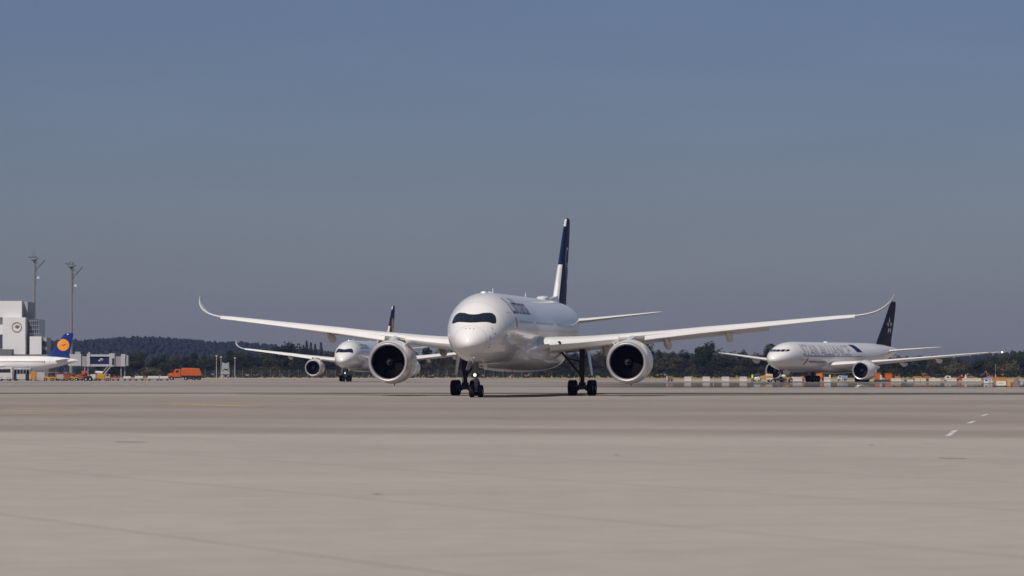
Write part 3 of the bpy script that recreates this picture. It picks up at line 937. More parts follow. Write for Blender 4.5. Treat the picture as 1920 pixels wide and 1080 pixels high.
# ---------------------------------------------------------------- the narrow jet whose tail shows at the left edge
FC = Fuselage([
    (0.0, 3.25, 3.19, .02, 3.22), (.3, 3.75, 2.75, .6, 3.25), (1.0, 4.3, 2.45, 1.05, 3.4), (2.2, 5.0, 2.25, 1.5, 3.7), (3.6, 5.75, 2.16, 1.8, 3.95), (5.5, 6.05, 2.13, 1.975, 4.1),
    (24.0, 6.07, 2.13, 1.975, 4.1), (28.0, 6.05, 2.45, 1.9, 4.25), (32.0, 5.85, 3.25, 1.45, 4.5), (35.5, 5.45, 4.15, .75, 4.8), (37.3, 5.1, 4.7, .25, 4.9), (37.57, 5.0, 4.8, .1, 4.9)])
def build_c():
    D = 1020.0
    root = empty('jet_airliner', (at(147, D) - 37.57, D, 0), R(-90))
    tag(root, 'white narrow airliner with blue tail and round amber emblem, mostly beyond the left edge', 'airliner')
    fus = FC.mesh(48).build('fuselage', M['paint'], root, smooth=60)
    belly_mesh((11.5, 22.5, 2.05, 1.75, 3.4)).build('belly_fairing', M['paint'], root, smooth=60)
    cabin_windows(FC, fus, [7.5 + .533 * i for i in range(42)], 4.62, 1, h=.42, w=.28)
    cabin_windows(FC, fus, [7.5 + .533 * i for i in range(42)], 4.62, -1, h=.34, w=.23)
    door_outline(FC, fus, 30.6, 3.7, 5.5, .85, 1)
    for (a, b) in ((.05, .6), (.68, 1.15), (1.22, 1.5)):
        for sx in (-1, 1):
            xs = frange(a, b, 6)
            if sx < 0: xs = [-x for x in reversed(xs)]
            front_patch(FC, xs, lambda x: 4.62, lambda x: 5.08, .02, 3).build('cockpit_window', M['glass'], fus, smooth=60)
    for sx in (1, -1):
        wb, fn, L = wing_mesh([(1.2, 12.2, 7.2, 2.6, .13), (2.2, 12.9, 6.4, 2.7, .12), (6.4, 15.1, 3.9, 3.1, .11), (14.5, 19.2, 2.0, 3.35, .10), (16.2, 20.2, 1.6, 3.45, .09), (16.8, 20.7, 1.2, 3.5, .08), (17.05, 21.1, .7, 3.52, .07)], 1.4)
        if sx < 0: wb.mirror_x()
        wb.build('wing', M['wing'], root, smooth=50)
        engine(root, (sx * 5.75, 10.6, 1.75), {'lip': 1.0, 'max': 1.13, 'len': 3.6, 'fan': .86, 'pitch': 1,
               'pylon': [(.8, 1.0, 1.06, .06), (1.6, .9, 1.2, .14), (3.4, .8, 1.25, .16), (5.0, .6, 1.2, .1)]}, sx)
        hb, _, _ = wing_mesh([(.4, 31.2, 3.5, 4.75, .10), (1.2, 31.8, 3.2, 4.85, .10), (4, 33.5, 2.1, 5.1, .09), (6.1, 34.9, 1.3, 5.28, .08), (6.25, 35.1, 1.0, 5.3, .06)], 2, 0.0)
        if sx < 0: hb.mirror_x()
        hb.build('tailplane', M['wing'], root, smooth=50)
        main_gear(root, sx * 3.8, 17.7, {'r': .57, 'half': .46, 'axles': (0,), 'ztop': 2.6, 'wheel': WH['small']}, sx)
    nose_gear(root, 5.07, {'r': .40, 'w': .3, 'half': .25, 'ztop': 2.1, 'wheel': WHN})
    fm = vertical_mesh([(5.3, 28.9, 6.9, .10), (5.9, 29.7, 5.7, .10), (8.8, 32.2, 3.7, .10), (11.55, 34.2, 2.15, .09), (11.76, 34.5, 1.8, .06)])
    fin = fm.build('tail_fin', M['blue'], root, smooth=50)
    bv = fm.bvh()
    for sd in (1, -1):
        bm_object(grid_disc(1.0), 'emblem_disc', M['yellow_disc'], fin, on_fin(bv, sd, 33.85, 8.75, 1.46, .015))
        bm_object(flat_polys(CRANE), 'crane_emblem', M['blue'], fin, on_fin(bv, sd, 33.85, 8.75, 1.0, .03))
        bm_object(grid_disc(1.0, 2, 12), 'tip_light_patch', M['white_mark'], fin, on_fin(bv, sd, 34.95, 11.4, .18, .015))
WHN = wheel_mesh(.40, .3)
build_c()

# ---------------------------------------------------------------- ground, road, grass
def ground_material():
    m = bpy.data.materials.new('apron concrete'); m.use_nodes = True
    nt = m.node_tree; N, L = nt.nodes, nt.links
    b = N['Principled BSDF']
    geo = N.new('ShaderNodeTexCoord')
    sep = N.new('ShaderNodeSeparateXYZ'); L.new(geo.outputs['Object'], sep.inputs[0])
    def math_(op, a, c=None, v=None):
        n = N.new('ShaderNodeMath'); n.operation = op
        for i, q in enumerate((a, c)):
            if q is None: continue
            if isinstance(q, (int, float)): n.inputs[i].default_value = q
            else: L.new(q, n.inputs[i])
        return n.outputs[0]
    def noise(sx, sy, detail=5, rough=.6, rz=0.0):
        mp = N.new('ShaderNodeMapping'); mp.inputs['Scale'].default_value = (sx, sy, 1); mp.inputs['Rotation'].default_value = (0, 0, rz)
        L.new(geo.outputs['Object'], mp.inputs[0])
        n = N.new('ShaderNodeTexNoise'); n.inputs['Scale'].default_value = 1; n.inputs['Detail'].default_value = detail; n.inputs['Roughness'].default_value = rough
        L.new(mp.outputs[0], n.inputs['Vector'])
        return n.outputs[0]
    def rng(v, a, c, lo, hi):
        n = N.new('ShaderNodeMapRange'); n.interpolation_type = 'SMOOTHSTEP'
        for i, q in enumerate((a, c, lo, hi)): n.inputs[i + 1].default_value = q
        L.new(v, n.inputs[0]); return n.outputs[0]
    def mul(c1, f):
        n = N.new('ShaderNodeMix'); n.data_type = 'RGBA'; n.blend_type = 'MULTIPLY'; n.inputs[0].default_value = 1
        L.new(c1, n.inputs[6]); L.new(f, n.inputs[7]); return n.outputs[2]
    # lanes of differently worn concrete crossing the apron
    wob = noise(.012, .012, 3)
    bcoord = math_('ADD', math_('ADD', sep.outputs[1], math_('MULTIPLY', sep.outputs[0], .42)), math_('MULTIPLY', math_('SUBTRACT', wob, .5), 14.0))
    t = N.new('ShaderNodeMapRange'); t.inputs[1].default_value, t.inputs[2].default_value = 60, 460
    L.new(bcoord, t.inputs[0])
    cr = N.new('ShaderNodeValToRGB'); L.new(t.outputs[0], cr.inputs[0])
    stops = [(60, (.365, .328, .297)), (136, (.360, .322, .291)), (142, (.298, .258, .234)), (149, (.262, .225, .205)), (154, (.272, .234, .213)), (160, (.315, .278, .252)),
             (176, (.290, .252, .226)), (186, (.256, .216, .192)), (198, (.268, .227, .201)), (212, (.295, .257, .230)), (240, (.250, .211, .187)), (268, (.282, .244, .217)), (310, (.258, .220, .194)), (352, (.300, .268, .244)), (460, (.285, .254, .232))]
    el = cr.color_ramp.elements
    while len(el) < len(stops): el.new(0.5)
    for e, (p, c) in zip(el, stops):
        e.position = (p - 60) / 400.0; e.color = (*c, 1)
    for e, (p, c) in zip(el, stops):
        e.position = (p - 60) / 400.0; e.color = (*c, 1)
    col = cr.outputs[0]
    col = mul(col, rng(noise(.03, .05, 6, .6, .4), .3, .7, .93, 1.04))
    col = mul(col, rng(noise(.9, .9, 8, .7), .25, .75, .92, 1.06))
    col = mul(col, rng(noise(.09, .012, 5, .6, -.42), .35, .7, 1.02, .95))      # streaks of tyre wear
    # slab joints
    mp = N.new('ShaderNodeMapping'); mp.inputs['Rotation'].default_value = (0, 0, R(-21)); L.new(geo.outputs['Object'], mp.inputs[0])
    br = N.new('ShaderNodeTexBrick'); br.offset = 0; br.inputs['Scale'].default_value = 1
    br.inputs['Brick Width'].default_value, br.inputs['Row Height'].default_value = 7.5, 7.5
    br.inputs['Mortar Size'].default_value, br.inputs['Mortar Smooth'].default_value = .03, .3
    br.inputs['Color1'].default_value, br.inputs['Color2'].default_value, br.inputs['Mortar'].default_value = (1, 1, 1, 1), (.965, .965, .97, 1), (.52, .50, .49, 1)
    L.new(mp.outputs[0], br.inputs[0])
    col = mul(col, br.outputs[0])
    # small dark stains
    st = N.new('ShaderNodeTexVoronoi'); st.inputs['Scale'].default_value = .09; L.new(geo.outputs['Object'], st.inputs['Vector'])
    col = mul(col, rng(st.outputs['Distance'], .012, .035, .55, 1.0))
    COLSOCK = col
    # mirror bands of heat shimmer farther out, imitated by gloss mixed into the pavement
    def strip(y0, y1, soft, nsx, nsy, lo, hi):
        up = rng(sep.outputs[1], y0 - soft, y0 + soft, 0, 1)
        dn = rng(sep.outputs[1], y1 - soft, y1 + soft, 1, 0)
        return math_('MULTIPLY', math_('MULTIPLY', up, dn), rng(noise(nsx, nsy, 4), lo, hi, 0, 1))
    s1 = strip(385, 425, 9, .02, .05, .40, .55)
    s2 = math_('MULTIPLY', strip(545, 790, 60, .010, .022, .28, .56), rng(sep.outputs[0], 4, 24, 0, 1))
    s3 = strip(640, 720, 22, .012, .05, .40, .55)
    s4 = strip(850, 1000, 30, .01, .02, .45, .6)
    # near jet's shadow line and dark mirage reflections, painted into the concrete colour
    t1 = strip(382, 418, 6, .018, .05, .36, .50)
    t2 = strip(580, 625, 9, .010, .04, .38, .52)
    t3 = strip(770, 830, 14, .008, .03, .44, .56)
    painted_dark = math_('MINIMUM', math_('ADD', math_('MULTIPLY', t1, .70), math_('ADD', math_('MULTIPLY', t2, .5), math_('ADD', math_('MULTIPLY', t3, .5), math_('MULTIPLY', s2, .28)))), .75)
    col = mul(COLSOCK, math_('SUBTRACT', 1.0, painted_dark))
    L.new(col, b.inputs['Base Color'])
    s = math_('MINIMUM', math_('ADD', math_('MULTIPLY', s1, .25), math_('ADD', s2, math_('MULTIPLY', s3, .3))), 1.0)
    b.inputs['Roughness'].default_value = .85
    b.inputs['Specular IOR Level'].default_value = .12
    gl = N.new('ShaderNodeBsdfGlossy'); gl.inputs['Roughness'].default_value = .022; gl.inputs['Color'].default_value = (.9, .88, .86, 1)
    mxs = N.new('ShaderNodeMixShader')
    L.new(math_('MULTIPLY', s, .55), mxs.inputs[0]); L.new(b.outputs[0], mxs.inputs[1]); L.new(gl.outputs[0], mxs.inputs[2])
    L.new(mxs.outputs[0], N['Material Output'].inputs['Surface'])
    return m
def sheet(name, pts, z, m, label=None):
    mb = MB(); mb.add([(p[0], p[1], z) for p in pts], [tuple(range(len(pts)))])
    o = mb.build(name, m, smooth=None)
    return tag(o, kind='structure')
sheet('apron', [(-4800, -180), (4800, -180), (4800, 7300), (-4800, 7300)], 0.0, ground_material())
GRASS = mat('dry grass ground', (.30, .235, .135), .9, vary=.35, vscale=.05, spec=.1)
sheet('grass_field', [(-4790, 1120), (4790, 1120), (4790, 7290), (-4790, 7290)], 0.02, GRASS)
VERGE = mat('dry verge ground', (.40, .325, .215), .9, vary=.25, vscale=.08, spec=.1)
sheet('dry_verge', [(at(1262, 950), 914), (2200, 914), (2200, 1118), (at(1262, 950), 1118)], 0.02, VERGE)
ROAD = mat('service road', (.36, .35, .34), .8, vary=.12, vscale=.1, spec=.2)
sheet('service_road', [(-4780, 1175), (-12, 1175), (-12, 1290), (-4780, 1290)], 0.04, ROAD)
# painted markings
WHITE_LINE = mat('worn white marking paint', (.58, .56, .54), .7, vary=.15, vscale=2)
YELLOW_LINE = mat('faded yellow marking paint', (.40, .29, .135), .8, vary=.30, vscale=.5)
BLUE_LINE = mat('faded blue marking paint', (.22, .30, .40), .8, vary=.2, vscale=.5)
def stripe(name, a, b, w, m):
    a, b = Vector(a), Vector(b)
    n = (b - a).normalized(); n = Vector((-n.y, n.x)) * w / 2
    sheet(name, [a + n, a - n, b - n, b + n], 0.006, m)
def gp(px, py):
    D = CAM_H * F_PX / (py - HOR)
    return (at(px, D), D)
stripe('painted_marking', gp(1776, 817.5), gp(1785, 812), .17, WHITE_LINE)
stripe('painted_marking', gp(1784, 811.3), gp(1792, 807), .17, WHITE_LINE)
stripe('painted_marking', gp(1815, 794), gp(1826, 789.5), .17, WHITE_LINE)
stripe('painted_marking', gp(1841, 780), gp(1851, 776.5), .17, WHITE_LINE)
stripe('painted_marking', gp(-40, 775.5), gp(155, 777), 2.4, YELLOW_LINE)
stripe('painted_marking', gp(25, 766), gp(120, 766.5), 3.2, YELLOW_LINE)
stripe('painted_marking', gp(318, 757.5), gp(480, 762), 2.2, YELLOW_LINE)
stripe('painted_marking', gp(497, 755), gp(511, 755.4), 6.5, YELLOW_LINE)
stripe('painted_marking', gp(232, 765.5), gp(243, 765.5), 5.0, BLUE_LINE)
STAIN = mat('dark joint sealant', (.12, .11, .11), .8, vary=.2, vscale=.7)
for (a, b_, w) in (((220, 828.5), (271, 829.3), .40), ((1760, 859.2), (1812, 860), .30), ((702, 926.5), (714, 926.0), .16), ((1153, 853.6), (1160, 853.6), .4), ((1631, 834.5), (1637, 834.5), .4)):
    stripe('pavement_stain', gp(*a), gp(*b_), w, STAIN)

# ---------------------------------------------------------------- hills with their far wood
HILL = [(-700, 640), (0, 636), (130, 637), (200, 634), (330, 635), (400, 640), (480, 643), (560, 651), (620, 657), (700, 660), (1000, 664), (1200, 663), (1400, 666), (1700, 667), (1840, 658), (1920, 656), (2100, 652), (2700, 648)]
hill_top = pchip([a[0] for a in HILL], [a[1] for a in HILL])
def hill_z(x, y):
    px = 960 + x / 4600 * F_PX
    c = zt(hill_top(px), 4600) - 8.5
    t = max(0.0, min(1.0, (y - 3900) / 700.0))
    t = t * t * (3 - 2 * t)
    back = max(0.0, min(1.0, (y - 4750) / 1200.0))
    return c * t * (1 - back) + 2.5 * t * math.sin(x * .011 + y * .004) * (1 - back)
mb = MB()
gx, gy = [-1250 + 25 * i for i in range(101)], [3880 + 60 * i for i in range(36)]
pts = [(x, y, max(-.3, hill_z(x, y)) if y > 3900 else -.3) for y in gy for x in gx]
nx = len(gx)
mb.add(pts, [(j * nx + i, j * nx + i + 1, (j + 1) * nx + i + 1, (j + 1) * nx + i) for j in range(len(gy) - 1) for i in range(nx - 1)])
tag(mb.build('hills', mat('wooded hillside ground', (.035, .045, .025), .95, vary=.3, vscale=.02, spec=.1), smooth=60), kind='structure')

FOREST = mat('far conifer foliage', (.022, .030, .022), .9, vary=.45, vscale=.03, spec=.1)
rf = random.Random(3)
fb = MB()
def cone_tree(mb, x, y, z, h, r, rnd, tiers=4):
    for k in range(tiers):
        z0 = z + h * (.10 + .72 * k / tiers); z1 = z + h * (.10 + .72 * k / tiers) + h * .34
        rr = r * (1 - .72 * k / tiers)
        a0 = rnd.random() * 6
        n = 7
        ring = [(x + rr * rnd.uniform(.6, 1.15) * math.cos(a0 + 6.283 * i / n), y + rr * rnd.uniform(.6, 1.15) * math.sin(a0 + 6.283 * i / n), z0 + rnd.uniform(-.06, .06) * h) for i in range(n)]
        mb.add(ring + [(x + rnd.uniform(-.1, .1) * r, y, min(z1, z + h))], [(i, (i + 1) % n, n) for i in range(n)])
def blob_tree(mb, x, y, z, h, r, rnd):
    n, rows = 8, 5
    vs = []
    for k in range(rows):
        ph = math.pi * (k + .5) / rows
        for i in range(n):
            q = rnd.uniform(.72, 1.15)
            vs.append((x + r * q * math.sin(ph) * math.cos(6.283 * i / n + k), y + r * q * math.sin(ph) * math.sin(6.283 * i / n + k), z + h * .55 + h * .48 * q * math.cos(ph)))
    fs = [(k * n + i, k * n + (i + 1) % n, (k + 1) * n + (i + 1) % n, (k + 1) * n + i) for k in range(rows - 1) for i in range(n)]
    fs += [tuple(range(n))]
    mb.add(vs, fs)
for row in range(22):
    y = 3960 + row * 34
    x = -1180 + rf.random() * 8
    while x < 1180:
        yy = y + rf.uniform(-14, 14)
        z = hill_z(x, yy) - .8
        clump = .5 + .5 * math.sin(x * .045 + 1.7 * math.sin(x * .013)) 
        h = rf.uniform(6.0, 8.5) + 3.0 * clump * rf.random()
        if rf.random() < .22: cone_tree(fb, x, yy, z, h * 1.08, h * .24, rf)
        else: blob_tree(fb, x, yy, z, h * .92, h * .36, rf)
        x += rf.uniform(3.6, 7.5)
tag(fb.build('far_wood', FOREST, smooth=None), 'dark bluish wood covering the distant low hills', 'wood', kind='stuff')

# ---------------------------------------------------------------- trees of the airfield edge
def leaf_mat(name, c, vary=.5):
    m = mat(name, c, .85, vary=vary, vscale=.35, spec=.15)
    return m
LEAF = [leaf_mat('dark broadleaf foliage', (.040, .046, .016)), leaf_mat('deep green foliage', (.018, .025, .010)), leaf_mat('olive foliage', (.060, .056, .022)), leaf_mat('greyish willow foliage', (.115, .105, .055)), leaf_mat('dark fir foliage', (.018, .026, .022))]
BARK = mat('tree bark', (.07, .055, .042), .9, vary=.3, vscale=2)
def crown_mesh(seed, kind, li):
    """unit tree: 1 high; many leaf tufts filling several uneven lobes"""
    r = random.Random(seed)
    mb = MB()
    lobes = []
    if kind == 'round':
        for k in range(11):
            a = r.uniform(0, 6.28); q = r.uniform(.05, .27); z = r.uniform(.30, .80)
            lobes.append((q * math.cos(a), q * math.sin(a), z, r.uniform(.12, .21), r.uniform(.11, .19)))
        lobes.append((r.uniform(-.06, .06), 0, .80, .17, .18))
    elif kind == 'tall':
        for k in range(11):
            a = r.uniform(0, 6.28); q = r.uniform(.0, .15); z = r.uniform(.22, .84)
            lobes.append((q * math.cos(a), q * math.sin(a), z, r.uniform(.09, .16), r.uniform(.11, .18)))
        lobes.append((0, 0, .84, .11, .15))
    elif kind == 'bush':
        for k in range(11):
            a = r.uniform(0, 6.28); q = r.uniform(.05, .40); z = r.uniform(.20, .66)
            lobes.append((q * math.cos(a), q * math.sin(a), z, r.uniform(.18, .30), r.uniform(.18, .30)))
        lobes.append((0, 0, .62, .34, .34))
    if kind == 'fir':
        for k in range(1100):
            z = r.random()**1.25
            rad = .19 * (1 - z)**.85 * (.65 + .35 * ((z * 9) % 1.0)) + .01
            a = r.uniform(0, 6.283); q = rad * math.sqrt(r.uniform(.25, 1))
            p = Vector((q * math.cos(a), q * math.sin(a), .06 + .93 * z - .05 * q))
            s = r.uniform(.014, .032)
            d = Vector((math.cos(a), math.sin(a), -.5)).normalized()
            w = Vector((-math.sin(a), math.cos(a), r.uniform(-.3, .3)))
            mb.add([p - w * s * .6, p + d * s, p + w * s * .6, p - d * s * .4], [(0, 1, 2, 3)])
    else:
        per = 115
        for (x, y, z, rr, rz) in lobes:
            for k in range(per):
                d = Vector((r.gauss(0, 1), r.gauss(0, 1), r.gauss(0, 1))).normalized()
                q = r.uniform(.55, 1.08)
                p = Vector((x + d.x * rr * q, y + d.y * rr * q, z + d.z * rz * q))
                n = (d + Vector((r.uniform(-.9, .9), r.uniform(-.9, .9), r.uniform(-.9, .9)))).normalized()
                u = n.orthogonal().normalized(); w = n.cross(u)
                s = r.uniform(.016, .036)
                mb.add([p + u * s, p + w * s * .8, p - u * s, p - w * s * .8], [(0, 1, 2, 3)])
    return mb.mesh('crown', LEAF[li], smooth=None)
def trunk_mesh(seed, kind):
    r = random.Random(seed)
    mb = MB()
    top = .55 if kind != 'fir' else .95
    mb.tube((0, 0, -.02), (.01, 0, top), .028 if kind != 'bush' else .03, .008, 8)
    if kind != 'fir':
        for k in range(6):
            a = k * 1.05 + r.uniform(-.3, .3); z0 = r.uniform(.18, .45)
            q = r.uniform(.12, .24) * (.7 if kind == 'tall' else 1)
            mb.tube((0, 0, z0), (q * math.cos(a), q * math.sin(a), z0 + r.uniform(.14, .28)), .013, .004, 6)
    return mb.mesh('trunk', BARK)
KIND = {}
for kind, seeds, lis in (('round', (11, 12, 13, 14), (0, 1, 2, 1)), ('tall', (21, 22, 23), (1, 0, 1)), ('bush', (31, 32, 33), (2, 3, 1)), ('fir', (41, 42), (4, 4))):
    KIND[kind] = [(crown_mesh(s, kind, l), trunk_mesh(s, kind)) for s, l in zip(seeds, lis)]
TREE_LABEL = {'round': 'broad dark green tree in the belt along the airfield edge', 'tall': 'tall narrow leafy tree rising from the belt along the airfield edge',
              'bush': 'low bushy shrub in front of the tree belt', 'fir': 'dark pointed fir in the tree belt'}
TREE_NAME = {'round': 'broad_tree', 'tall': 'tall_tree', 'bush': 'bush', 'fir': 'fir_tree'}
def tree(px, D, top_y, kind, var, wide, rz, label=None):
    h = zt(top_y, D)
    x = at(px, D)
    r_ = empty(TREE_NAME[kind], (x, D, 0.02), rz)
    tag(r_, label or TREE_LABEL[kind], 'tree' if kind != 'bush' else 'shrub', {'round': 'broad trees along the airfield edge', 'tall': 'tall trees along the airfield edge', 'bush': 'bushes before the tree belt', 'fir': 'firs in the tree belt'}[kind] if not label else None)
    c, t = KIND[kind][var % len(KIND[kind])]
    for me, nm in ((c, 'crown'), (t, 'trunk')):
        o = link(nm, me, r_)
        o.scale = (h * wide, h * wide, h)
NEAR = [(150, 694), (200, 668), (250, 660), (290, 662), (330, 665), (400, 659), (450, 656), (500, 652), (525, 650), (560, 653), (600, 652), (640, 656), (760, 652), (830, 650), (900, 652), (1060, 656), (1180, 656), (1205, 645), (1225, 646), (1250, 657), (1290, 655), (1315, 648), (1345, 648), (1365, 656), (1420, 657), (1450, 650), (1500, 653), (1620, 656), (1700, 668), (1750, 665), (1860, 667), (1890, 661), (1920, 656), (2080, 655)]
near_top = pchip([a[0] for a in NEAR], [a[1] for a in NEAR])
rt = random.Random(5)
px = 207
while px < 2020:                      # back row sets the skyline
    D = rt.uniform(1640, 1760)
    k = 'round' if rt.random() < .72 else 'tall'
    tree(px, D, near_top(px) + rt.uniform(-2, 5), k, rt.randrange(4), rt.uniform(.95, 1.3), rt.uniform(0, 6.2))
    px += rt.uniform(17, 27)
px = 150
while px < 2020:                      # middle row
    D = rt.uniform(1540, 1620)
    t = near_top(px); t += (703 - t) * rt.uniform(.18, .42)
    tree(px, D, t, 'round' if rt.random() < .8 else 'tall', rt.randrange(4), rt.uniform(1.1, 1.5), rt.uniform(0, 6.2))
    px += rt.uniform(15, 24)
px = 140
while px < 2020:                      # low front growth
    D = rt.uniform(1450, 1520)
    t = near_top(px); t += (703 - t) * rt.uniform(.50, .72)
    tree(px, D, t, 'bush' if rt.random() < .8 else 'round', rt.choice((0, 2, 2, 2)), rt.uniform(1.2, 1.7), rt.uniform(0, 6.2))
    px += rt.uniform(16, 27)
ub = MB()
ru = random.Random(9)
for k in range(9000):
    q = ru.uniform(135, 2030)
    if q < 330 and ru.random() < .4: continue
    Dq = ru.uniform(1385, 1440)
    hh = (1.3 + .9 * math.sin(q * .11) * math.sin(q * .037) + .6 * math.sin(q * .31)) * ru.random()**.7 + .2
    p = Vector((at(q, Dq), Dq, hh))
    n_ = Vector((ru.uniform(-1, 1), ru.uniform(-1, 0), ru.uniform(-.6, 1))).normalized(); u_ = n_.orthogonal().normalized(); w_ = n_.cross(u_); sz = ru.uniform(.25, .55)
    ub.add([p + u_ * sz, p + w_ * sz * .8, p - u_ * sz, p - w_ * sz * .8], [(0, 1, 2, 3)])
tag(ub.build('undergrowth', LEAF[1], smooth=None), 'dark scrub growing along the foot of the tree belt', 'scrub', kind='stuff')
# the ones that stand out of the belt
tree(541, 1640, 638, 'round', 1, 1.0, .4, 'dark round topped tree above the belt, beyond the far airliner left wing')
tree(575, 1900, 638, 'fir', 0, 1.0, .2, 'tallest of the pointed firs just left of the far airliner nose')
for p, t in ((583, 641), (591, 644), (602, 641), (569, 646)):
    tree(p, 1900, t, 'fir', 1, 1.0, p)
tree(1331, 1600, 637, 'round', 1, .9, 1.4, 'big dark tree standing out beside the parked airliner left wing tip')
tree(1446, 1640, 643, 'tall', 1, 1.6, 2.2, 'dark tree just behind the nose of the parked airliner')
tree(1214, 1640, 638, 'round', 1, 1.0, 2.0, 'dark tree close beside the right engine of the near airliner')
tree(281, 1360, 683, 'bush', 1, 1.9, .3, 'pale olive rounded shrub left of the orange dump truck')
tree(618, 1400, 690, 'bush', 1, 1.3, 1.3, 'pale shrub below the far airliner, beside its nose wheels')
tree(452, 1400, 694, 'bush', 1, 1.2, 2.3, 'small pale shrub right of the thin lamp poles')
tree(1794, 1480, 672, 'bush', 1, 1.5, 3.3, 'greyish round shrub below the right wing of the parked airliner')
tree(1896, 1480, 670, 'bush', 1, 1.5, 4.3, 'greyish round shrub at the right edge behind the ochre box')

# ---------------------------------------------------------------- perimeter fence
FENCE = mat('galvanised fence steel', (.22, .23, .25), .5, metal=.3)
fr = empty('perimeter_fence', (at(350, 1330), 1330, .04))
tag(fr, 'long thin wire fence on posts before the tree belt', 'fence')
Lf = at(1010, 1330) - at(350, 1330)
pm = MB(); pm.tube((0, 0, 0), (0, 0, 2.7), .05, .05, 6); pm.tube((0, 0, 2.7), (0, -.3, 3.0), .035, .03, 6)
pme = pm.mesh('post', FENCE)
n_post = int(Lf / 3.0)
for i in range(n_post + 1): link('post', pme, fr, (i * 3.0, 0, 0))
wm_ = MB()
for k in range(9): wm_.tube((0, -.06, .25 + k * .29), (n_post * 3.0, -.06, .25 + k * .29), .012, .012, 4)
wm_.build('wire_mesh', FENCE, fr)

# ---------------------------------------------------------------- terminal block, light masts, boarding bridge
WALL_W = mat('white wall panels', (.64, .635, .64), .6, vary=.04, vscale=.2)
WALL_G = mat('grey cladding', (.30, .31, .34), .5, vary=.08, vscale=.3)
WALL_D = mat('dark grey plant housing', (.13, .135, .14), .6, vary=.15, vscale=.5)
BRIDGE = mat('bridge cladding', (.38, .38, .39), .55, vary=.08, vscale=.4)
GLASS_B = mat('blue grey facade glass', (.05, .065, .09), .15, coat=.3)
GLASS_N = mat('dark blue bridge glass', (.012, .02, .06), .12, coat=.3)
MAUVE = mat('folded bellows fabric', (.27, .245, .25), .8, vary=.1, vscale=2)
BRONZE = mat('bronze emblem metal', (.30, .19, .11), .4, metal=.3)
DB = 1150.0
def zz(py, D=DB): return zt(py, D)
b = empty('terminal_building', (at(0, DB), DB, 0))
tag(b, 'white stepped terminal block with round bronze bird emblem at the left edge', 'building')
x0 = at(0, DB)
def bx(mb, p0, p1, ytop, ybot, yoff, dep, m=0):
    xa, xb = at(p0, DB) - x0, at(p1, DB) - x0
    za, zb = max(0, zz(ybot)), zz(ytop)
    mb.box(((xa + xb) / 2, yoff + dep / 2, (za + zb) / 2), (xb - xa, dep, zb - za), m=m)
w = MB(); bx(w, -120, 39, 564, 595, 2.0, 22); w.build('roof_block', WALL_W, b)
w = MB(); bx(w, 39.2, 47, 565, 595.5, 6.0, 18); w.build('roof_block', WALL_G, b)
w = MB(); bx(w, 5, 47.5, 595, 712, 0, 20); wo = w.build('wall', WALL_W, b)
w = MB(); bx(w, -120, 4.8, 596, 712, 3.5, 20); w.build('wall', WALL_W, b)
w = MB(); bx(w, -110, 3.0, 627, 652, 3.2, .3); w.build('window_band', GLASS_B, b)
w = MB(); bx(w, 47.7, 69, 598, 712, 5, 15); g = w.build('glass_facade', GLASS_B, b)
w = MB()
for k in range(6):
    p = 48.5 + k * 4; bx(w, p, p + .7, 598, 712, 4.8, .2)
for k in range(8): bx(w, 47.7, 69, 601 + k * 8, 602 + k * 8, 4.75, .24)
w.build('mullion', WALL_G, g)
w = MB(); bx(w, 58, 80, 631, 712, -3, 12); w.build('stair_tower', WALL_W, b)
w = MB(); bx(w, 80.2, 88.5, 633, 712, -1, 10); t_ = w.build('stair_tower', WALL_G, b)
for yy in (640, 656): 
    w = MB(); bx(w, 81, 88, yy, yy + 9, -1.2, .25); w.build('window', GLASS_N, t_)
w = MB()
for k in range(7): w.tube((at(59 + k * 3.3, DB) - x0, -2.5, zz(631)), (at(59 + k * 3.3, DB) - x0, -2.5, zz(626)), .06, n=6)
w.tube((at(59, DB) - x0, -2.5, zz(626)), (at(79, DB) - x0, -2.5, zz(626)), .06, n=6)
w.build('roof_railing', FENCE, b)
w = MB(); bx(w, -60, 27, 655, 667, -6, 5); w.build('roof_plant', WALL_D, b)
w = MB(); bx(w, -60, 95, 664.5, 712, -5, 25, 0); w.build('lower_wing', WALL_D, b)
# round emblem
cx, cz = at(31.5, DB) - x0, zz(613.5)
def flat_at(s, y, dx=0): return lambda c: Vector((cx + c.x * s, y, cz + c.y * s))
bm_object(ring_bm(.86, 1.0), 'emblem_ring', BRONZE, wo, flat_at(1.42, -.12))
bm_object(flat_polys([[(x * 1.0, y * 1.5 + .05) for x, y in p] for p in CRANE]), 'crane_emblem', BRONZE, wo, flat_at(1.12, -.14))
bm_object(flat_polys([[(-.5, .35), (.1, .62), (.75, .35), (.55, .0), (.1, .05), (-.2, .2)]]), 'crane_wing', BRONZE, wo, flat_at(1.05, -.16))

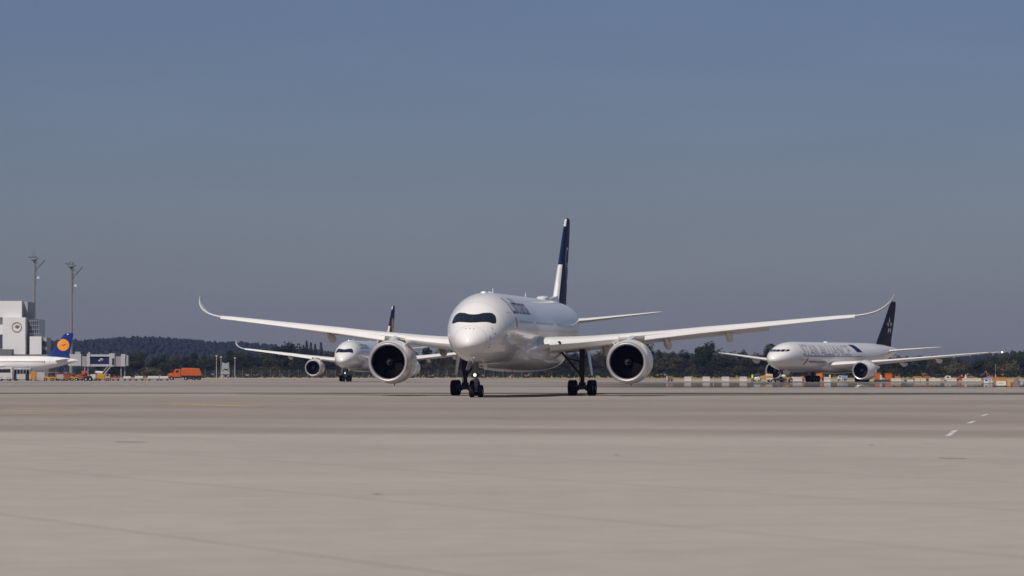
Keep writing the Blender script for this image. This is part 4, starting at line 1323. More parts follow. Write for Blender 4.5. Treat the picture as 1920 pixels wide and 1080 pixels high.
MAST = mat('galvanised mast', (.20, .19, .19), .55, vary=.1, vscale=.5)
LAMPH = mat('floodlight housing', (.10, .10, .11), .5)
LAMPW = mat('pale lamp glass', (.6, .62, .64), .25)
def mast(px, top_y, D, extra, lab):
    x = at(px, D); H = zt(top_y, D)
    r_ = empty('light_mast', (x, D, 0))
    tag(r_, lab, 'light mast', 'light masts behind the terminal')
    p = MB(); p.tube((0, 0, 0), (0, 0, H - .3), .52, .28, 14); p.build('pole', MAST, r_)
    hb = MB()
    hb.lathe([(-.25, .7), (0, .9), (.25, .7)], 16, 'z', c=(0, 0, H - .6), caps=(True, True))
    hb.tube((-1.5, 0, H + .3), (1.3, 0, H - .2), .07, n=6)
    hb.tube((.3, 0, H - 3.6), (1.9, 0, H - 2.2), .08, n=6); hb.tube((1.9, 0, H - 2.2), (2.9, 0, H - .9), .08, n=6)
    hb.tube((.3, 0, H - 1.0), (1.9, 0, H - 2.2), .06, n=6); hb.tube((.3, 0, H - 5.4), (1.1, 0, H - 5.6), .08, n=6)
    fr_ = hb.build('head_frame', LAMPH, r_)
    for (dx, dz) in ((-1.5, .25), (-.9, .1), (-.35, .5), (.45, .35), (1.2, -.25), (1.5, -2.4), (2.1, -1.8), (2.9, -.8), (2.5, -1.3), (.5, -1.5), (.55, -2.6), (.5, -3.6)):
        l = MB(); l.box((dx, -.35, H + dz), (.46, .3, .40), top=.8)
        l.build('floodlight', LAMPH, fr_)
    l = MB(); l.box((1.15, -.2, H - 5.7), (.8, .5, .5), top=.8); l.build('lamp_box', LAMPW, r_)
    l = MB()
    for k in range(14): l.box((.55, -.1, H - 2 - k * .42), (.34, .08, .06))
    l.tube((.40, -.1, H - 8), (.40, -.1, H - 1.5), .03, n=6); l.tube((.70, -.1, H - 8), (.70, -.1, H - 1.5), .03, n=6)
    l.build('ladder', LAMPH, r_)
    if extra:
        l = MB(); l.tube((.1, 0, H), (.1, 0, H + 3.2), .05, .03, n=6); l.tube((-.4, 0, H + 1.0), (-.4, 0, H + 2.8), .04, .03, n=6); l.build('antenna', LAMPH, r_)
mast(64, 483.5, 1185, True, 'left and taller of the two floodlight masts, with thin aerials on top')
mast(133.5, 496, 1120, False, 'right floodlight mast, rising behind the blue tail at the left')

# boarding bridge
DJ = 1062.0
j = empty('boarding_bridge', (at(140, DJ), DJ, 0))
tag(j, 'grey boarding bridge with dark blue glass side behind the blue tail', 'boarding bridge')
xj = at(140, DJ)
def jb(mb, p0, p1, ytop, ybot, yoff, dep, m=0):
    xa, xb = at(p0, DJ) - xj, at(p1, DJ) - xj
    za, zb = max(0.0, zt(ybot, DJ)), zt(ytop, DJ)
    mb.box(((xa + xb) / 2, yoff + dep / 2, (za + zb) / 2), (xb - xa, dep, zb - za), m=m)
w = MB(); jb(w, 128, 152, 664, 686, 0, 3.2); w.build('rotunda', BRIDGE, j)
w = MB(); jb(w, 152.2, 163, 668, 687, .4, 2.6); w.build('bellows', MAUVE, j)
w = MB(); jb(w, 163.2, 169, 663, 687, -.2, 3.4); w.build('frame_portal', BRIDGE, j)
w = MB(); jb(w, 169.2, 205, 664.5, 668.5, 0, 3); jb(w, 169.2, 205, 683, 687, 0, 3); tn = w.build('tunnel_frame', BRIDGE, j)
w = MB(); jb(w, 169.2, 205, 668.7, 682.8, .3, 2.4); w.build('tunnel_glass', GLASS_N, tn)
w = MB(); w.lathe([(0, .8)], 20); 
d_ = bm_object(flat_polys([[(x * 1.0, y * .8) for x, y in disc_pts(.42, 14)], [(-.9, -.3), (.2, -.35), (.35, .1), (-.2, .1)]]), 'white_emblem', M['white_mark'], tn, lambda c: Vector((at(190, DJ) - xj + c.x, .26, zt(674.5, DJ) + c.y)))
w = MB(); jb(w, 205.2, 215, 662.5, 687, -.3, 3.6); pt_ = w.build('frame_portal', BRIDGE, j)
w = MB(); jb(w, 210.5, 214, 672, 684, -.45, .2); w.build('window', GLASS_N, pt_)
w = MB(); jb(w, 215.2, 227, 668, 687, .2, 2.8); w.build('bellows', MAUVE, j)
w = MB(); jb(w, 227.2, 235, 664, 687, -.3, 3.6); w.build('cab', BRIDGE, j)
w = MB(); jb(w, 235.2, 240, 666, 686, .2, 2.8); w.build('cab_hood', WALL_G, j)
w = MB(); jb(w, 140, 150, 659.5, 664, .8, 1.2); jb(w, 165, 168, 660, 663, .8, 1.2); w.build('roof_unit', WALL_G, j)
w = MB()
for p in (158, 164):
    jb(w, p, p + 1.4, 687, 715, .6, .4)
jb(w, 153, 170, 709, 713, .2, 1.2); w.build('support_leg', WALL_G, j)
w = MB()
for p in (226, 233): jb(w, p, p + 1.2, 687, 715, .6, .3)
jb(w, 225, 235, 708, 713, .2, 1.0); w.build('support_leg', WALL_G, j)
w = MB()
a_, b2 = Vector((at(208, DJ) - xj, -.8, zt(688, DJ))), Vector((at(188, DJ) - xj, -.8, .1))
for dy in (-.6, .6):
    w.tube(a_ + Vector((0, dy, 0)), b2 + Vector((0, dy, 0)), .12, n=6)
    w.tube(a_ + Vector((0, dy, 1)), b2 + Vector((0, dy, 1)), .05, n=6)
for k in range(14):
    p = a_.lerp(b2, k / 13.0); w.box((p.x, p.y, p.z), (.3, 1.2, .05))
w.build('service_stair', BRIDGE, j)

# ---------------------------------------------------------------- vehicles and equipment
VC = {k: mat(k + ' vehicle paint', c, .4, coat=.2, vary=.08, vscale=1.5) for k, c in {
    'orange': (.47, .085, .008), 'yellow': (.48, .23, .02), 'ochre': (.36, .17, .03), 'white': (.52, .50, .49), 'grey': (.30, .30, .33), 'red': (.42, .03, .03), 'maroon': (.14, .03, .02),
    'rust': (.26, .09, .03), 'blue': (.18, .28, .42), 'green': (.02, .07, .06), 'pink': (.42, .29, .26), 'black': (.02, .02, .022), 'mid': (.42, .42, .45), 'hivis': (.62, .78, .05), 'brown': (.17, .10, .085)}.items()}
CONC = mat('pale concrete block', (.44, .385, .31), .85, vary=.12, vscale=1.2)
CONC_W = mat('whitened concrete block', (.44, .40, .385), .8, vary=.10, vscale=1.2)
VW = wheel_mesh(.5, .32); VWS = wheel_mesh(.28, .2)

class Veh:
    """a vehicle with its front towards local -Y; parts hang under one Empty"""
    def __init__(s, name, label, cat, px, D, heading=-90.0, group=None):
        s.o = empty(name, (at(px, D), D, 0.0), R(heading))
        tag(s.o, label, cat, group)
    def part(s, name, m, boxes=(), tubes=(), parent=None, smooth=30):
        mb = MB()
        for q in boxes: mb.box(q[0], q[1], top=q[2] if len(q) > 2 else 1, topy=q[3] if len(q) > 3 else 1)
        for q in tubes: mb.tube(*q)
        ob = mb.build(name, m, parent or s.o, smooth=smooth)
        bv = ob.modifiers.new('edge', 'BEVEL'); bv.width = .04; bv.segments = 2; bv.limit_method = 'ANGLE'
        return ob
    def profile(s, name, m, poly, w, parent=None, x0=0.0):
        """polygon in (y,z) drawn out across the width"""
        mb = MB(); n = len(poly)
        vs = [(x0 - w / 2, p[0], p[1]) for p in poly] + [(x0 + w / 2, p[0], p[1]) for p in poly]
        mb.add(vs, [tuple(range(n)), tuple(reversed(range(n, 2 * n)))] + [(i, i + n, (i + 1) % n + n, (i + 1) % n) for i in range(n)])
        ob = mb.build(name, m, parent or s.o, smooth=30)
        bv = ob.modifiers.new('edge', 'BEVEL'); bv.width = .05; bv.segments = 2; bv.limit_method = 'ANGLE'
        return ob
    def wheels(s, ys, x, r, me=None):
        me = me or VW
        base = .5 if me is VW else .28
        for y in ys:
            for sx in (-1, 1):
                o = link('wheel', me, s.o, (sx * x, y, r)); k = r / base; o.scale = (k, k, k)

# orange dump truck with a bonnet
v = Veh('dump_truck', 'bright orange dump truck with bonnet and big tipping body, facing left', 'truck', 346, 1050)
v.part('chassis', VC['black'], [((0, .2, .85), (1.0, 8.2, .3)), ((0, 2.3, .7), (2.2, 3.6, .9)), ((0, -1.6, .75), (2.2, 1.6, .6)), ((0, -3.4, .7), (1.9, 1.2, .5))])
v.profile('bonnet', VC['orange'], [(-4.25, .75), (-4.3, 1.35), (-4.0, 1.65), (-2.7, 1.85), (-2.7, .75)], 2.1)
cb = v.profile('cab', VC['orange'], [(-2.69, .8), (-2.69, 1.9), (-2.35, 2.75), (-.95, 2.8), (-.9, .8)], 2.4)
v.part('window', M['glass'], [((1.2, -1.75, 2.2), (.04, .8, .62)), ((-1.2, -1.75, 2.2), (.04, .8, .62))], parent=cb)
v.part('bumper', VC['orange'], [((0, -4.35, .7), (2.4, .2, .35))])
v.profile('tipping_body', VC['orange'], [(-.75, 1.15), (-.75, 2.9), (-.3, 3.1), (3.7, 3.05), (4.35, 1.6), (4.1, 1.1)], 2.45)
v.part('body_rib', VC['orange'], [((sx * 1.26, y, 2.0), (.08, .12, 1.7)) for sx in (-1, 1) for y in (0, 1.2, 2.4, 3.4)])
v.part('mud_flap', VC['white'], [((1.1, -.78, .65), (.5, .05, .6)), ((-1.1, -.78, .65), (.5, .05, .6))])
v.wheels((-3.2, .4, 2.4, 3.7), 1.0, .5)

# the two buses at the left edge
def bus(px, D, L, paint, lab, front):
    v = Veh('airport_bus', lab, 'bus', px, D, -90)
    bd = v.profile('body', paint, [(-L / 2, .35), (-L / 2 - .05, 1.4), (-L / 2 + .25, 3.0), (L / 2 - .1, 3.05), (L / 2, .35)], 2.8)
    v.part('window', M['window'], [((sx * 1.405, 0.1, 2.15), (.05, L * .88, 1.05)) for sx in (-1, 1)], parent=bd)
    v.part('windscreen', M['window'], [((0, -L / 2 + .02, 2.1), (2.4, .22, 1.1))], parent=bd)
    v.part('window_post', paint, [((1.43, -L * .4 + k * L * .16, 2.15), (.04, .1, 1.05)) for k in range(6)], parent=bd)
    v.part('roof_unit', VC['grey'], [((0, L * .05, 3.2), (1.8, L * .5, .3))], parent=bd)
    v.part('door', VC['black'], [((1.41, -L * .36, 1.3), (.04, .9, 1.9)), ((1.41, L * .30, 1.3), (.04, .9, 1.9))], parent=bd)
    v.wheels((-L * .32, L * .28), 1.2, .48)
bus(42, 985, 4.6 * 1.0, VC['mid'], 'grey bus with dark windows under the fuselage of the blue tailed airliner', False)
v = Veh('catering_truck', 'white high-sided truck with dark windscreen at the left edge', 'truck', 10, 975)
bd = v.profile('body', VC['white'], [(-1.9, .4), (-2.0, 1.5), (-1.7, 3.15), (1.85, 3.2), (1.85, .4)], 2.6)
v.part('window', M['window'], [((1.31, -.1, 2.35), (.05, 3.0, .85))], parent=bd)
v.part('windscreen', M['window'], [((0, -1.85, 2.3), (2.2, .25, .9))], parent=bd)
v.part('wheel_arch', VC['mid'], [((1.31, -1.0, .85), (.05, 1.0, .45))], parent=bd); v.part('wheel_arch', VC['mid'], [((1.31, .9, .85), (.05, 1.0, .45))], parent=bd)
v.wheels((-1.0, .95), 1.1, .45)

def tractor(px, D, paint, lab, heading=-90, cab=True, L=3.0):
    v = Veh('baggage_tractor', lab, 'tractor', px, D, heading)
    v.profile('body', VC[paint], [(-L / 2, .35), (-L / 2, .95), (-L * .1, 1.05), (-L * .05, .9), (L / 2, .9), (L / 2, .35)], 1.4)
    if cab:
        v.part('cab_frame', VC['black'], [((sx * .6, y, 1.45), (.07, .07, 1.0)) for sx in (-1, 1) for y in (-.15, 1.0)])
        v.part('cab_roof', VC[paint], [((0, .42, 1.98), (1.4, 1.5, .1))])
        v.part('seat', VC['black'], [((0, .6, 1.1), (1.0, .5, .3)), ((0, .85, 1.4), (1.0, .12, .5))])
    v.wheels((-L * .32, L * .32), .62, .36, VWS)
    return v
def cart(px, D, paint, lab, L=2.6, H=.9, heading=-90, group=None):
    v = Veh('baggage_cart', lab, 'cart', px, D, heading, group)
    v.part('bed', VC['grey'], [((0, 0, .5), (1.5, L, .12))])
    v.part('load_box', VC[paint], [((0, 0, .56 + H / 2), (1.45, L * .94, H), .96, .92)])
    v.part('tow_bar', VC['black'], [], [((0, -L / 2, .45), (0, -L / 2 - .7, .35), .04)])
    v.wheels((-L * .32, L * .32), .6, .24, VWS)
def container(px, D, w, h, d, paint, lab, base=.12):
    v = Veh('cargo_container', lab, 'container', px, D, 0)
    bd = v.part('shell', VC[paint], [((0, 0, base + h / 2), (w, d, h))])
    v.part('rib', VC[paint], [((-w / 2 + w * (k + .5) / 6, -d / 2 - .02, base + h / 2), (.06, .04, h * .86)) for k in range(6)], parent=bd)
    v.part('foot', VC['black'], [((sx * w * .38, 0, base / 2), (.2, d * .9, base)) for sx in (-1, 1)])
    return v
v = container(63, 965, 1.3, 1.85, 1.4, 'yellow', 'bright yellow tall box cart right of the grey bus', .3)
container(77, 968, 2.0, 1.75, 1.5, 'mid', 'plain grey box container between the yellow box and the first orange tractor', .2)
tractor(92, 960, 'yellow', 'leftmost amber tractor with black cab frame below the blue tailed airliner', cab=True, L=2.4)
tractor(103, 966, 'yellow', 'amber tractor with open cab, beside the pale pink load cart', L=2.2)
cart(113.5, 962, 'pink', 'pale pink load cart between amber tractor and dark red hut cart', L=1.9, H=.9)
v = Veh('covered_cart', 'dark red cart with pitched cover below the blue tail', 'cart', 128, 958)
v.profile('cover', VC['maroon'], [(-.98, .35), (-.98, 1.5), (-.5, 1.85), (.5, 1.85), (.98, 1.5), (.98, .35)], 1.6)
v.part('curtain', VC['rust'], [((.82, k * .45 - .7, .85), (.05, .38, .9)) for k in range(4)])
v.wheels((-.6, .6), .65, .26, VWS)
tractor(139.5, 956, 'yellow', 'small amber tractor right behind the dark red covered cart', cab=False, L=1.6)
cart(147.5, 960, 'rust', 'rust coloured load cart left of the belt loader', L=1.8, H=.75)
v = Veh('belt_loader', 'orange belt loader with raised conveyor under the boarding bridge', 'loader', 158, 962)
v.part('body', VC['red'], [((0, 0, .65), (1.4, 2.0, .5))])
v.part('conveyor', VC['orange'], [], [((0, -.6, 1.0), (0, .9, 2.2), .22)])
v.part('conveyor_leg', VC['black'], [], [((0, .6, .8), (0, .75, 1.9), .08)])
v.part('driver_cab', VC['orange'], [((.3, -.1, 1.9), (.7, .8, .8), .9)])
v.wheels((-.65, .65), .62, .34, VWS)
v = Veh('push_tractor', 'black low push tractor with large wheels under the boarding bridge', 'tractor', 165.5, 955)
v.profile('body', VC['black'], [(-.85, .4), (-.85, 1.0), (-.2, 1.25), (.8, 1.1), (.8, .4)], 1.7)
v.part('engine_cover', VC['grey'], [((0, .2, 1.25), (1.2, .7, .2))])
v.wheels((-.45, .5), .8, .48)
cart(175, 960, 'white', 'white load cart left of the amber van', L=1.4, H=.95)
v = Veh('service_van', 'amber service truck with pale curved top, left of the low carts', 'truck', 189.5, 958)
bd = v.profile('body', VC['yellow'], [(-.95, .4), (-.95, 1.55), (1.0, 1.6), (1.0, .4)], 1.9)
v.part('cab', VC['pink'], [((0, 1.6, 1.0), (1.7, 1.15, 1.2), .9, .85)])
v.part('window', M['glass'], [((.86, 1.6, 1.35), (.05, .6, .4))])
v.part('curved_cover', VC['white'], [], [((0, -1.3, 2.0), (0, .4, 1.85), .32, .38, 14)])
v.wheels((-.6, 1.6), .85, .36, VWS)
tractor(121, 985, 'rust', 'rusty tractor half hidden behind the dark red covered cart', cab=True, L=2.0)
cart(152, 982, 'maroon', 'dark red load cart behind the orange belt loader', L=2.2, H=1.0)
tractor(181, 985, 'orange', 'orange tractor behind the white load cart and amber truck', cab=True, L=2.2)
cart(202, 972, 'pink', 'faded pink cart at the tail of the amber truck', L=1.5, H=.8)
container(110, 1000, 1.6, 1.5, 1.4, 'brown', 'brown box container behind the pale pink load cart', .15)
cart(217, 965, 'red', 'low dull red cart, first of the row right of the amber truck', L=1.7, H=.35)
cart(239, 968, 'white', 'low white cart between dull red cart and the next white cart', L=1.9, H=.5)
cart(261, 968, 'white', 'low white cart left of the long white flat trailer', L=2.1, H=.55)
cart(288, 970, 'white', 'long low white flat trailer in front of the pale shrub', L=3.0, H=.55)
cart(308, 975, 'white', 'low white cart nose to tail with the orange dump truck', L=2.2, H=.5)
# low orange and white cones between the carts
def cone(px, D, m, lab, h=.75):
    mb = MB(); mb.lathe([(0, .28), (.05, .26), (.06, .17), (h, .03)], 14, 'z', caps=(True, True))
    o = mb.build('traffic_cone', m, loc=(at(px, D), D, 0))
    tag(o, lab, 'cone')
cone(251, 955, VC['orange'], 'orange cone standing between the two low white carts')
cone(272, 955, VC['orange'], 'orange cone left of the long white flat trailer')
cone(206, 955, VC['orange'], 'orange cone beside the dull red cart')

# lamp poles and lattice tower left of the far airliner
LP = mat('pale pole steel', (.50, .50, .52), .5)
for p, t, l in ((406, 668, 'leftmost thin white lamp pole beside the small lattice tower'), (414.5, 670, 'thin white lamp pole touching the small lattice tower'), (440.5, 672, 'rightmost thin white lamp pole, apart from the lattice tower')):
    D = 1120; H = zt(t, D)
    r_ = empty('lamp_pole', (at(p, D), D, .02)); tag(r_, l, 'lamp pole', 'thin lamp poles by the lattice tower')
    mb = MB(); mb.tube((0, 0, 0), (0, 0, H), .075, .05, 8); mb.build('pole', LP, r_)
    mb = MB(); mb.box((0, 0, H + .1), (.55, .4, .22), top=.8); mb.build('lamp_head', LAMPW, r_)
D = 1125; r_ = empty('lattice_tower', (at(423, D), D, .02)); tag(r_, 'small grey lattice tower with panels before the trees', 'tower')
mb = MB()
H = zt(680, D)
for dx in (-1.0, 1.0):
    for dy in (-.8, .8): mb.tube((dx, dy, 0), (dx * .8, dy * .8, H), .07, n=6)
for k in range(5):
    z = H * k / 5
    for dy in (-.8, .8):
        mb.tube((-1, dy, z), (.9, dy, z + H / 5), .05, n=6); mb.tube((1, dy, z), (-.9, dy, z + H / 5), .05, n=6)
mb.build('frame', LP, r_)
mb = MB(); mb.box((0, -.95, H * .80), (1.7, .1, H * .34)); mb.build('panel', WALL_G, r_)
mb = MB(); mb.box((0, -1.0, H * .40), (2.3, .1, H * .18)); mb.build('panel', WALL_G, r_)

# tow tractor under the nose of the parked airliner
v = Veh('tow_tractor', 'low yellow and white tow tractor under the nose of the parked airliner', 'tractor', 1450, 832, -90)
v.profile('body', VC['white'], [(-3.9, .45), (-3.9, 1.0), (-2.9, 1.15), (-2.7, .5)], 2.4)
v.profile('front_cowl', VC['yellow'], [(-2.9, .75), (-2.6, 1.2), (-1.6, 1.45), (-1.6, .7)], 2.4)
v.profile('cab_deck', VC['white'], [(-1.58, .5), (-1.58, 1.65), (-.2, 1.65), (-.2, .5)], 2.4)
v.part('yellow_band', VC['yellow'], [((1.21, -.9, 1.15), (.05, 1.2, .45)), ((-1.21, -.9, 1.15), (.05, 1.2, .45))])
v.part('cradle_arm', VC['black'], [((sx * .95, 1.0, .6), (.5, 2.6, .5)) for sx in (-1, 1)])
v.profile('rear_ramp', VC['yellow'], [(1.8, .7), (1.9, 1.05), (3.8, .85), (3.8, .45), (1.8, .45)], 2.2)
v.part('rear_hood', VC['white'], [((0, 2.0, 1.35), (1.4, .9, .4), .7, .5)])
v.wheels((-.75, .6, 2.2, 3.4), 1.05, .42)
v.part('warning_lamp', VC['orange'], [((0, -.9, 1.75), (.3, .3, .18), .7)])

# marshallers in high visibility vests: one continuous body each
SKIN = mat('skin', (.42, .25, .17), .6); HAIR = mat('dark hair', (.03, .02, .015), .7); TROUSER = mat('dark work trousers', (.03, .033, .05), .85)
def person(px, D, rz, lab, arm):
    me = bpy.data.meshes.new('body_cage')
    J = [(0, 0, .95), (0, 0, 1.12), (0, .01, 1.34), (0, .01, 1.48), (0, -.01, 1.56), (0, -.02, 1.66), (0, -.01, 1.76),
         (.10, 0, .88), (.12, -.03, .48), (.12, .02, .08), (.12, -.14, .05),
         (-.10, 0, .88), (-.13, .02, .48), (-.14, .06, .08), (-.14, -.10, .05),
         (.19, .01, 1.42), (.25, .02, 1.14), (.27, -.06, .90), (.27, -.09, .80),
         (-.19, .01, 1.42), (-.26, .0, 1.16), arm, (arm[0], arm[1] - .06, arm[2] - .09)]
    E = [(0, 1), (1, 2), (2, 3), (3, 4), (4, 5), (5, 6), (0, 7), (7, 8), (8, 9), (9, 10), (0, 11), (11, 12), (12, 13), (13, 14), (2, 15), (15, 16), (16, 17), (17, 18), (2, 19), (19, 20), (20, 21), (21, 22)]
    rad = [.145, .13, .15, .10, .055, .095, .07, .10, .068, .048, .045, .10, .068, .048, .045, .068, .048, .038, .045, .068, .048, .038, .045]
    me.from_pydata(J, E, [])
    o = bpy.data.objects.new('person', me); COL.objects.link(o)
    sk = o.modifiers.new('skin', 'SKIN'); sb_ = o.modifiers.new('sub', 'SUBSURF'); sb_.levels = sb_.render_levels = 2
    for q, r in zip(me.skin_vertices[0].data, rad): q.radius = (r, r)
    me.skin_vertices[0].data[0].use_root = True
    dg = bpy.context.evaluated_depsgraph_get(); dg.update()
    m2 = bpy.data.meshes.new_from_object(o.evaluated_get(dg))
    bpy.data.objects.remove(o)
    m2.materials.clear(); m2.materials.append(TROUSER); m2.materials.append(SKIN); 
    for p in m2.polygons:
        p.use_smooth = True
        p.material_index = 1 if (p.center.z > 1.53 or (abs(p.center.x) > .22 and p.center.z < .93)) else 0
    r_ = empty('person', (at(px, D), D, 0), rz); tag(r_, lab, 'person')
    body = link('body', m2, r_)
    vb = MB()
    rings = []
    for (z, w, d) in ((.90, .20, .165), (1.05, .19, .16), (1.2, .195, .165), (1.36, .215, .165), (1.44, .20, .15), (1.50, .10, .10)):
        rings.append([(w * math.cos(a), .005 + d * math.sin(a), z) for a in [2 * math.pi * i / 20 for i in range(20)]])
    vb.loft(rings); vb.build('safety_vest', VC['hivis'], r_)
    hb = MB(); hb.lathe([(-.02, .105), (.05, .108), (.10, .07), (.12, .01)], 16, 'z', c=(0, .0, 1.72), caps=(True, True)); hb.build('hair', HAIR, r_)
person(1410.5, 770, R(30), 'person in yellow green safety vest standing left of the tow tractor', (-.30, -.12, .95))
person(1556, 845, R(-40), 'person in pale yellow vest behind white blocks, right of the parked airliner nose wheel', (-.30, -.20, 1.0))
v = Veh('power_cart', 'dark green power cart behind the standing person in the vest', 'cart', 1419.5, 900, -90)
v.profile('housing', VC['green'], [(-.9, .4), (-.9, 1.35), (-.6, 1.6), (.8, 1.6), (.9, .4)], 1.3)
v.part('panel', VC['black'], [((.66, 0, 1.0), (.04, 1.0, .6))])
v.part('lamp', VC['red'], [((0, 0, 1.68), (.2, .2, .14))])
v.wheels((-.55, .55), .55, .3, VWS)

# barrier blocks along the right half
def block(px, D, w, h, m, lab, group=None, z=0):
    mb = MB()
    poly = [(-.30, 0), (-.30, h * .22), (-.14, h * .42), (-.09, h), (.09, h), (.14, h * .42), (.30, h * .22), (.30, 0)]
    vs = [(-w / 2, p[0], p[1]) for p in poly] + [(w / 2, p[0], p[1]) for p in poly]
    n = len(poly)
    mb.add(vs, [tuple(range(n)), tuple(reversed(range(n, 2 * n)))] + [(i, i + n, (i + 1) % n + n, (i + 1) % n) for i in range(n)])
    o = mb.build('concrete_barrier', m, loc=(at(px, D), D, z), smooth=None)
    bv = o.modifiers.new('edge', 'BEVEL'); bv.width = .03; bv.segments = 2
    tag(o, lab, 'barrier', group)
G1 = 'white barrier blocks right of the near airliner'
for p, w, l in ((1289.5, 1.5, 'white concrete block nearest the right engine of the near airliner'), (1324, 1.6, 'white concrete block, second from the near airliner engine, left of a thin white post'),
                (1360, 1.6, 'white concrete block, third from the near airliner engine, right of a thin white post'), (1393.5, 1.6, 'white concrete block next to the standing person in the vest')):
    block(p, 900, w, 1.05, CONC_W, l, G1)
block(1494, 900, 2.3, 1.0, CONC_W, 'wide white concrete block between tow tractor and left main wheels of the parked airliner', G1)
block(1551, 836, 1.35, 1.05, CONC_W, 'white concrete block in front of the person in pale vest', G1)
mb = MB(); mb.tube((0, 0, 0), (0, 0, .95), .10, .08, 8); mb.box((0, 0, 1.0), (.24, .24, .12))
tag(mb.build('marker_post', CONC_W, loc=(at(1337.5, 895), 895, 0)), 'thin white marker post between two white blocks', 'post')
v = Veh('equipment_cart', 'dull grey brown equipment cart just right of the near airliner right engine', 'cart', 1257, 880, -90)
v.part('box', VC['brown'], [((0, 0, .8), (1.1, 1.0, .8), .9)]); v.part('post', VC['white'], [((0, -.75, .75), (.3, .25, .9))]); v.wheels((-.35, .35), .5, .24, VWS)
v.part('tow_bar', VC['black'], [], [((0, -.9, .35), (0, -1.5, .3), .04)])
G2 = 'beige barrier blocks right of the parked airliner'
for p, w, l in ((1674.5, 1.0, 'short beige concrete block right of the right engine, left of its longer neighbour'), (1684, 1.25, 'beige concrete block under the small ochre box behind'),
                (1719, 1.25, 'beige concrete block under the amber box'), (1731, 1.2, 'beige concrete block just left of the brown excavator'),
                (1748.5, 1.7, 'beige concrete block with pale yellow top behind, right of the brown excavator'), (1759, .9, 'short beige concrete block right end of the pale yellow pile'), (1784, 2.2, 'long beige concrete block left of the red car'),
                (1812, 2.0, 'beige concrete block under and right of the red car'), (1830, 2.3, 'beige concrete block left of the blue topped cabin')):
    block(p, 905, w, .72, CONC, l, G2)
block(1653, 890, 3.6, .42, CONC_W, 'low long pale block before the two orange boxes')
block(1704, 900, 2.0, .40, CONC_W, 'low pale block between the two groups of beige blocks')
mb = MB()
for k in range(4): mb.tube((k * .3 - .45, 0, 0), (k * .3 - .3, 0, .3), .03, n=5)
mb.tube((-.5, 0, .3), (.6, 0, .3), .03, n=5)
tag(mb.build('wire_coil', VC['black'], loc=(at(1707.5, 905), 905, .40)), 'dark tangled wires lying on the low pale block', 'wires')

D9 = 925
def crate(px, top, w, paint, lab, D=D9, d=1.4):
    h = zt(top, D)
    v = Veh('site_container', lab, 'container', px, D, 0)
    sh = v.part('shell', VC[paint], [((0, 0, .1 + (h - .1) / 2), (w, d, h - .1), .97, .97)])
    v.part('frame', VC[paint], [((0, -d / 2 - .02, h - .08), (w * 1.02, .08, .12)), ((0, -d / 2 - .02, .2), (w * 1.02, .08, .12)), ((-w / 2, -d / 2 - .02, h / 2), (.1, .08, h * .85)), ((w / 2, -d / 2 - .02, h / 2), (.1, .08, h * .85))], parent=sh)
    v.part('skid', VC['black'], [((sx * w * .35, 0, .05), (.15, d, .1)) for sx in (-1, 1)])
    return v
crate(1645.5, 699, 1.15, 'orange', 'left of two bright orange boxes beside the right main wheels of the parked airliner')
crate(1665.5, 700, 1.5, 'orange', 'right of two bright orange boxes beside the right main wheels of the parked airliner')
mb = MB(); mb.box((0, 0, .7), (.5, .4, 1.4), top=.8); mb.box((0, -.22, 1.2), (.34, .05, .3))
tag(mb.build('work_lamp', VC['white'], loc=(at(1651.5, 905), 905, 0)), 'small white lamp box between the two orange boxes', 'lamp')
crate(1682.5, 705.5, 1.05, 'ochre', 'small ochre box behind beige blocks, right of the orange boxes')
crate(1719.5, 706, 1.7, 'yellow', 'amber box behind beige blocks, left of the brown excavator')
crate(1837, 709, 1.2, 'orange', 'flat orange box behind the grey containers', D=960)
crate(1826, 710, 2.6, 'grey', 'low grey container right of the white cone', D=945)
def digger(px, D, paint, lab, boom, h=1.0):
    v = Veh('excavator', lab, 'excavator', px, D, -90)
    v.part('track', VC['black'], [((sx * .6, 0, .22), (.35, 1.9, .44), 1, .8) for sx in (-1, 1)])
    v.part('upper_body', VC[paint], [((0, .4, .75 * h + .1), (1.4, 1.2, .6), .9, .9)])
    cb = v.part('cab', VC[paint], [((.25, -.2, 1.0 * h + .2), (.7, .7, .9), .85, .85)])
    v.part('window', M['glass'], [((.6, -.2, 1.1 * h + .25), (.04, .45, .4))], parent=cb)
    v.part('boom', VC[paint], [], [((-.2, -.3, .8), (-.2, boom[0], boom[1]), .12, .10), ((-.2, boom[0], boom[1]), (-.2, boom[2], boom[3]), .10, .07)])
    v.part('bucket', VC['black'], [((-.2, boom[2], boom[3] - .15), (.5, .35, .4), .7, .7)])
digger(1735.5, 930, 'rust', 'brown excavator with folded arm between amber box and pale yellow pile', (-.9, 1.75, .55, 1.55))
digger(1818, 930, 'brown', 'dull brown excavator right of the white cone', (-.5, 1.8, -.9, 1.0))
digger(1854, 1000, 'rust', 'orange brown excavator with raised arm behind the blue topped cabin', (-.6, 2.3, -1.3, 1.6))
def pile(px, D, w, h, m, lab):
    r = random.Random(px)
    mb = MB(); rings = []
    for k in range(6):
        t = k / 5
        rings.append([(w / 2 * (1 - t**1.6 * .8) * math.cos(a) * r.uniform(.9, 1.1), .8 * (1 - t * .75) * math.sin(a), h * t * r.uniform(.92, 1.0)) for a in [2 * math.pi * i / 20 for i in range(20)]])
    mb.loft(rings)
    tag(mb.build('earth_pile', m, loc=(at(px, D), D, 0)), lab, 'pile')
pile(1751, 925, 2.4, .85, mat('pale yellow sand', (.48, .36, .15), .95, vary=.2, vscale=2), 'pale yellow sand pile behind beige blocks')
pile(1784, 925, 2.2, .80, mat('pale rubble', (.45, .38, .28), .95, vary=.3, vscale=3), 'pale rubble pile left of the red car')
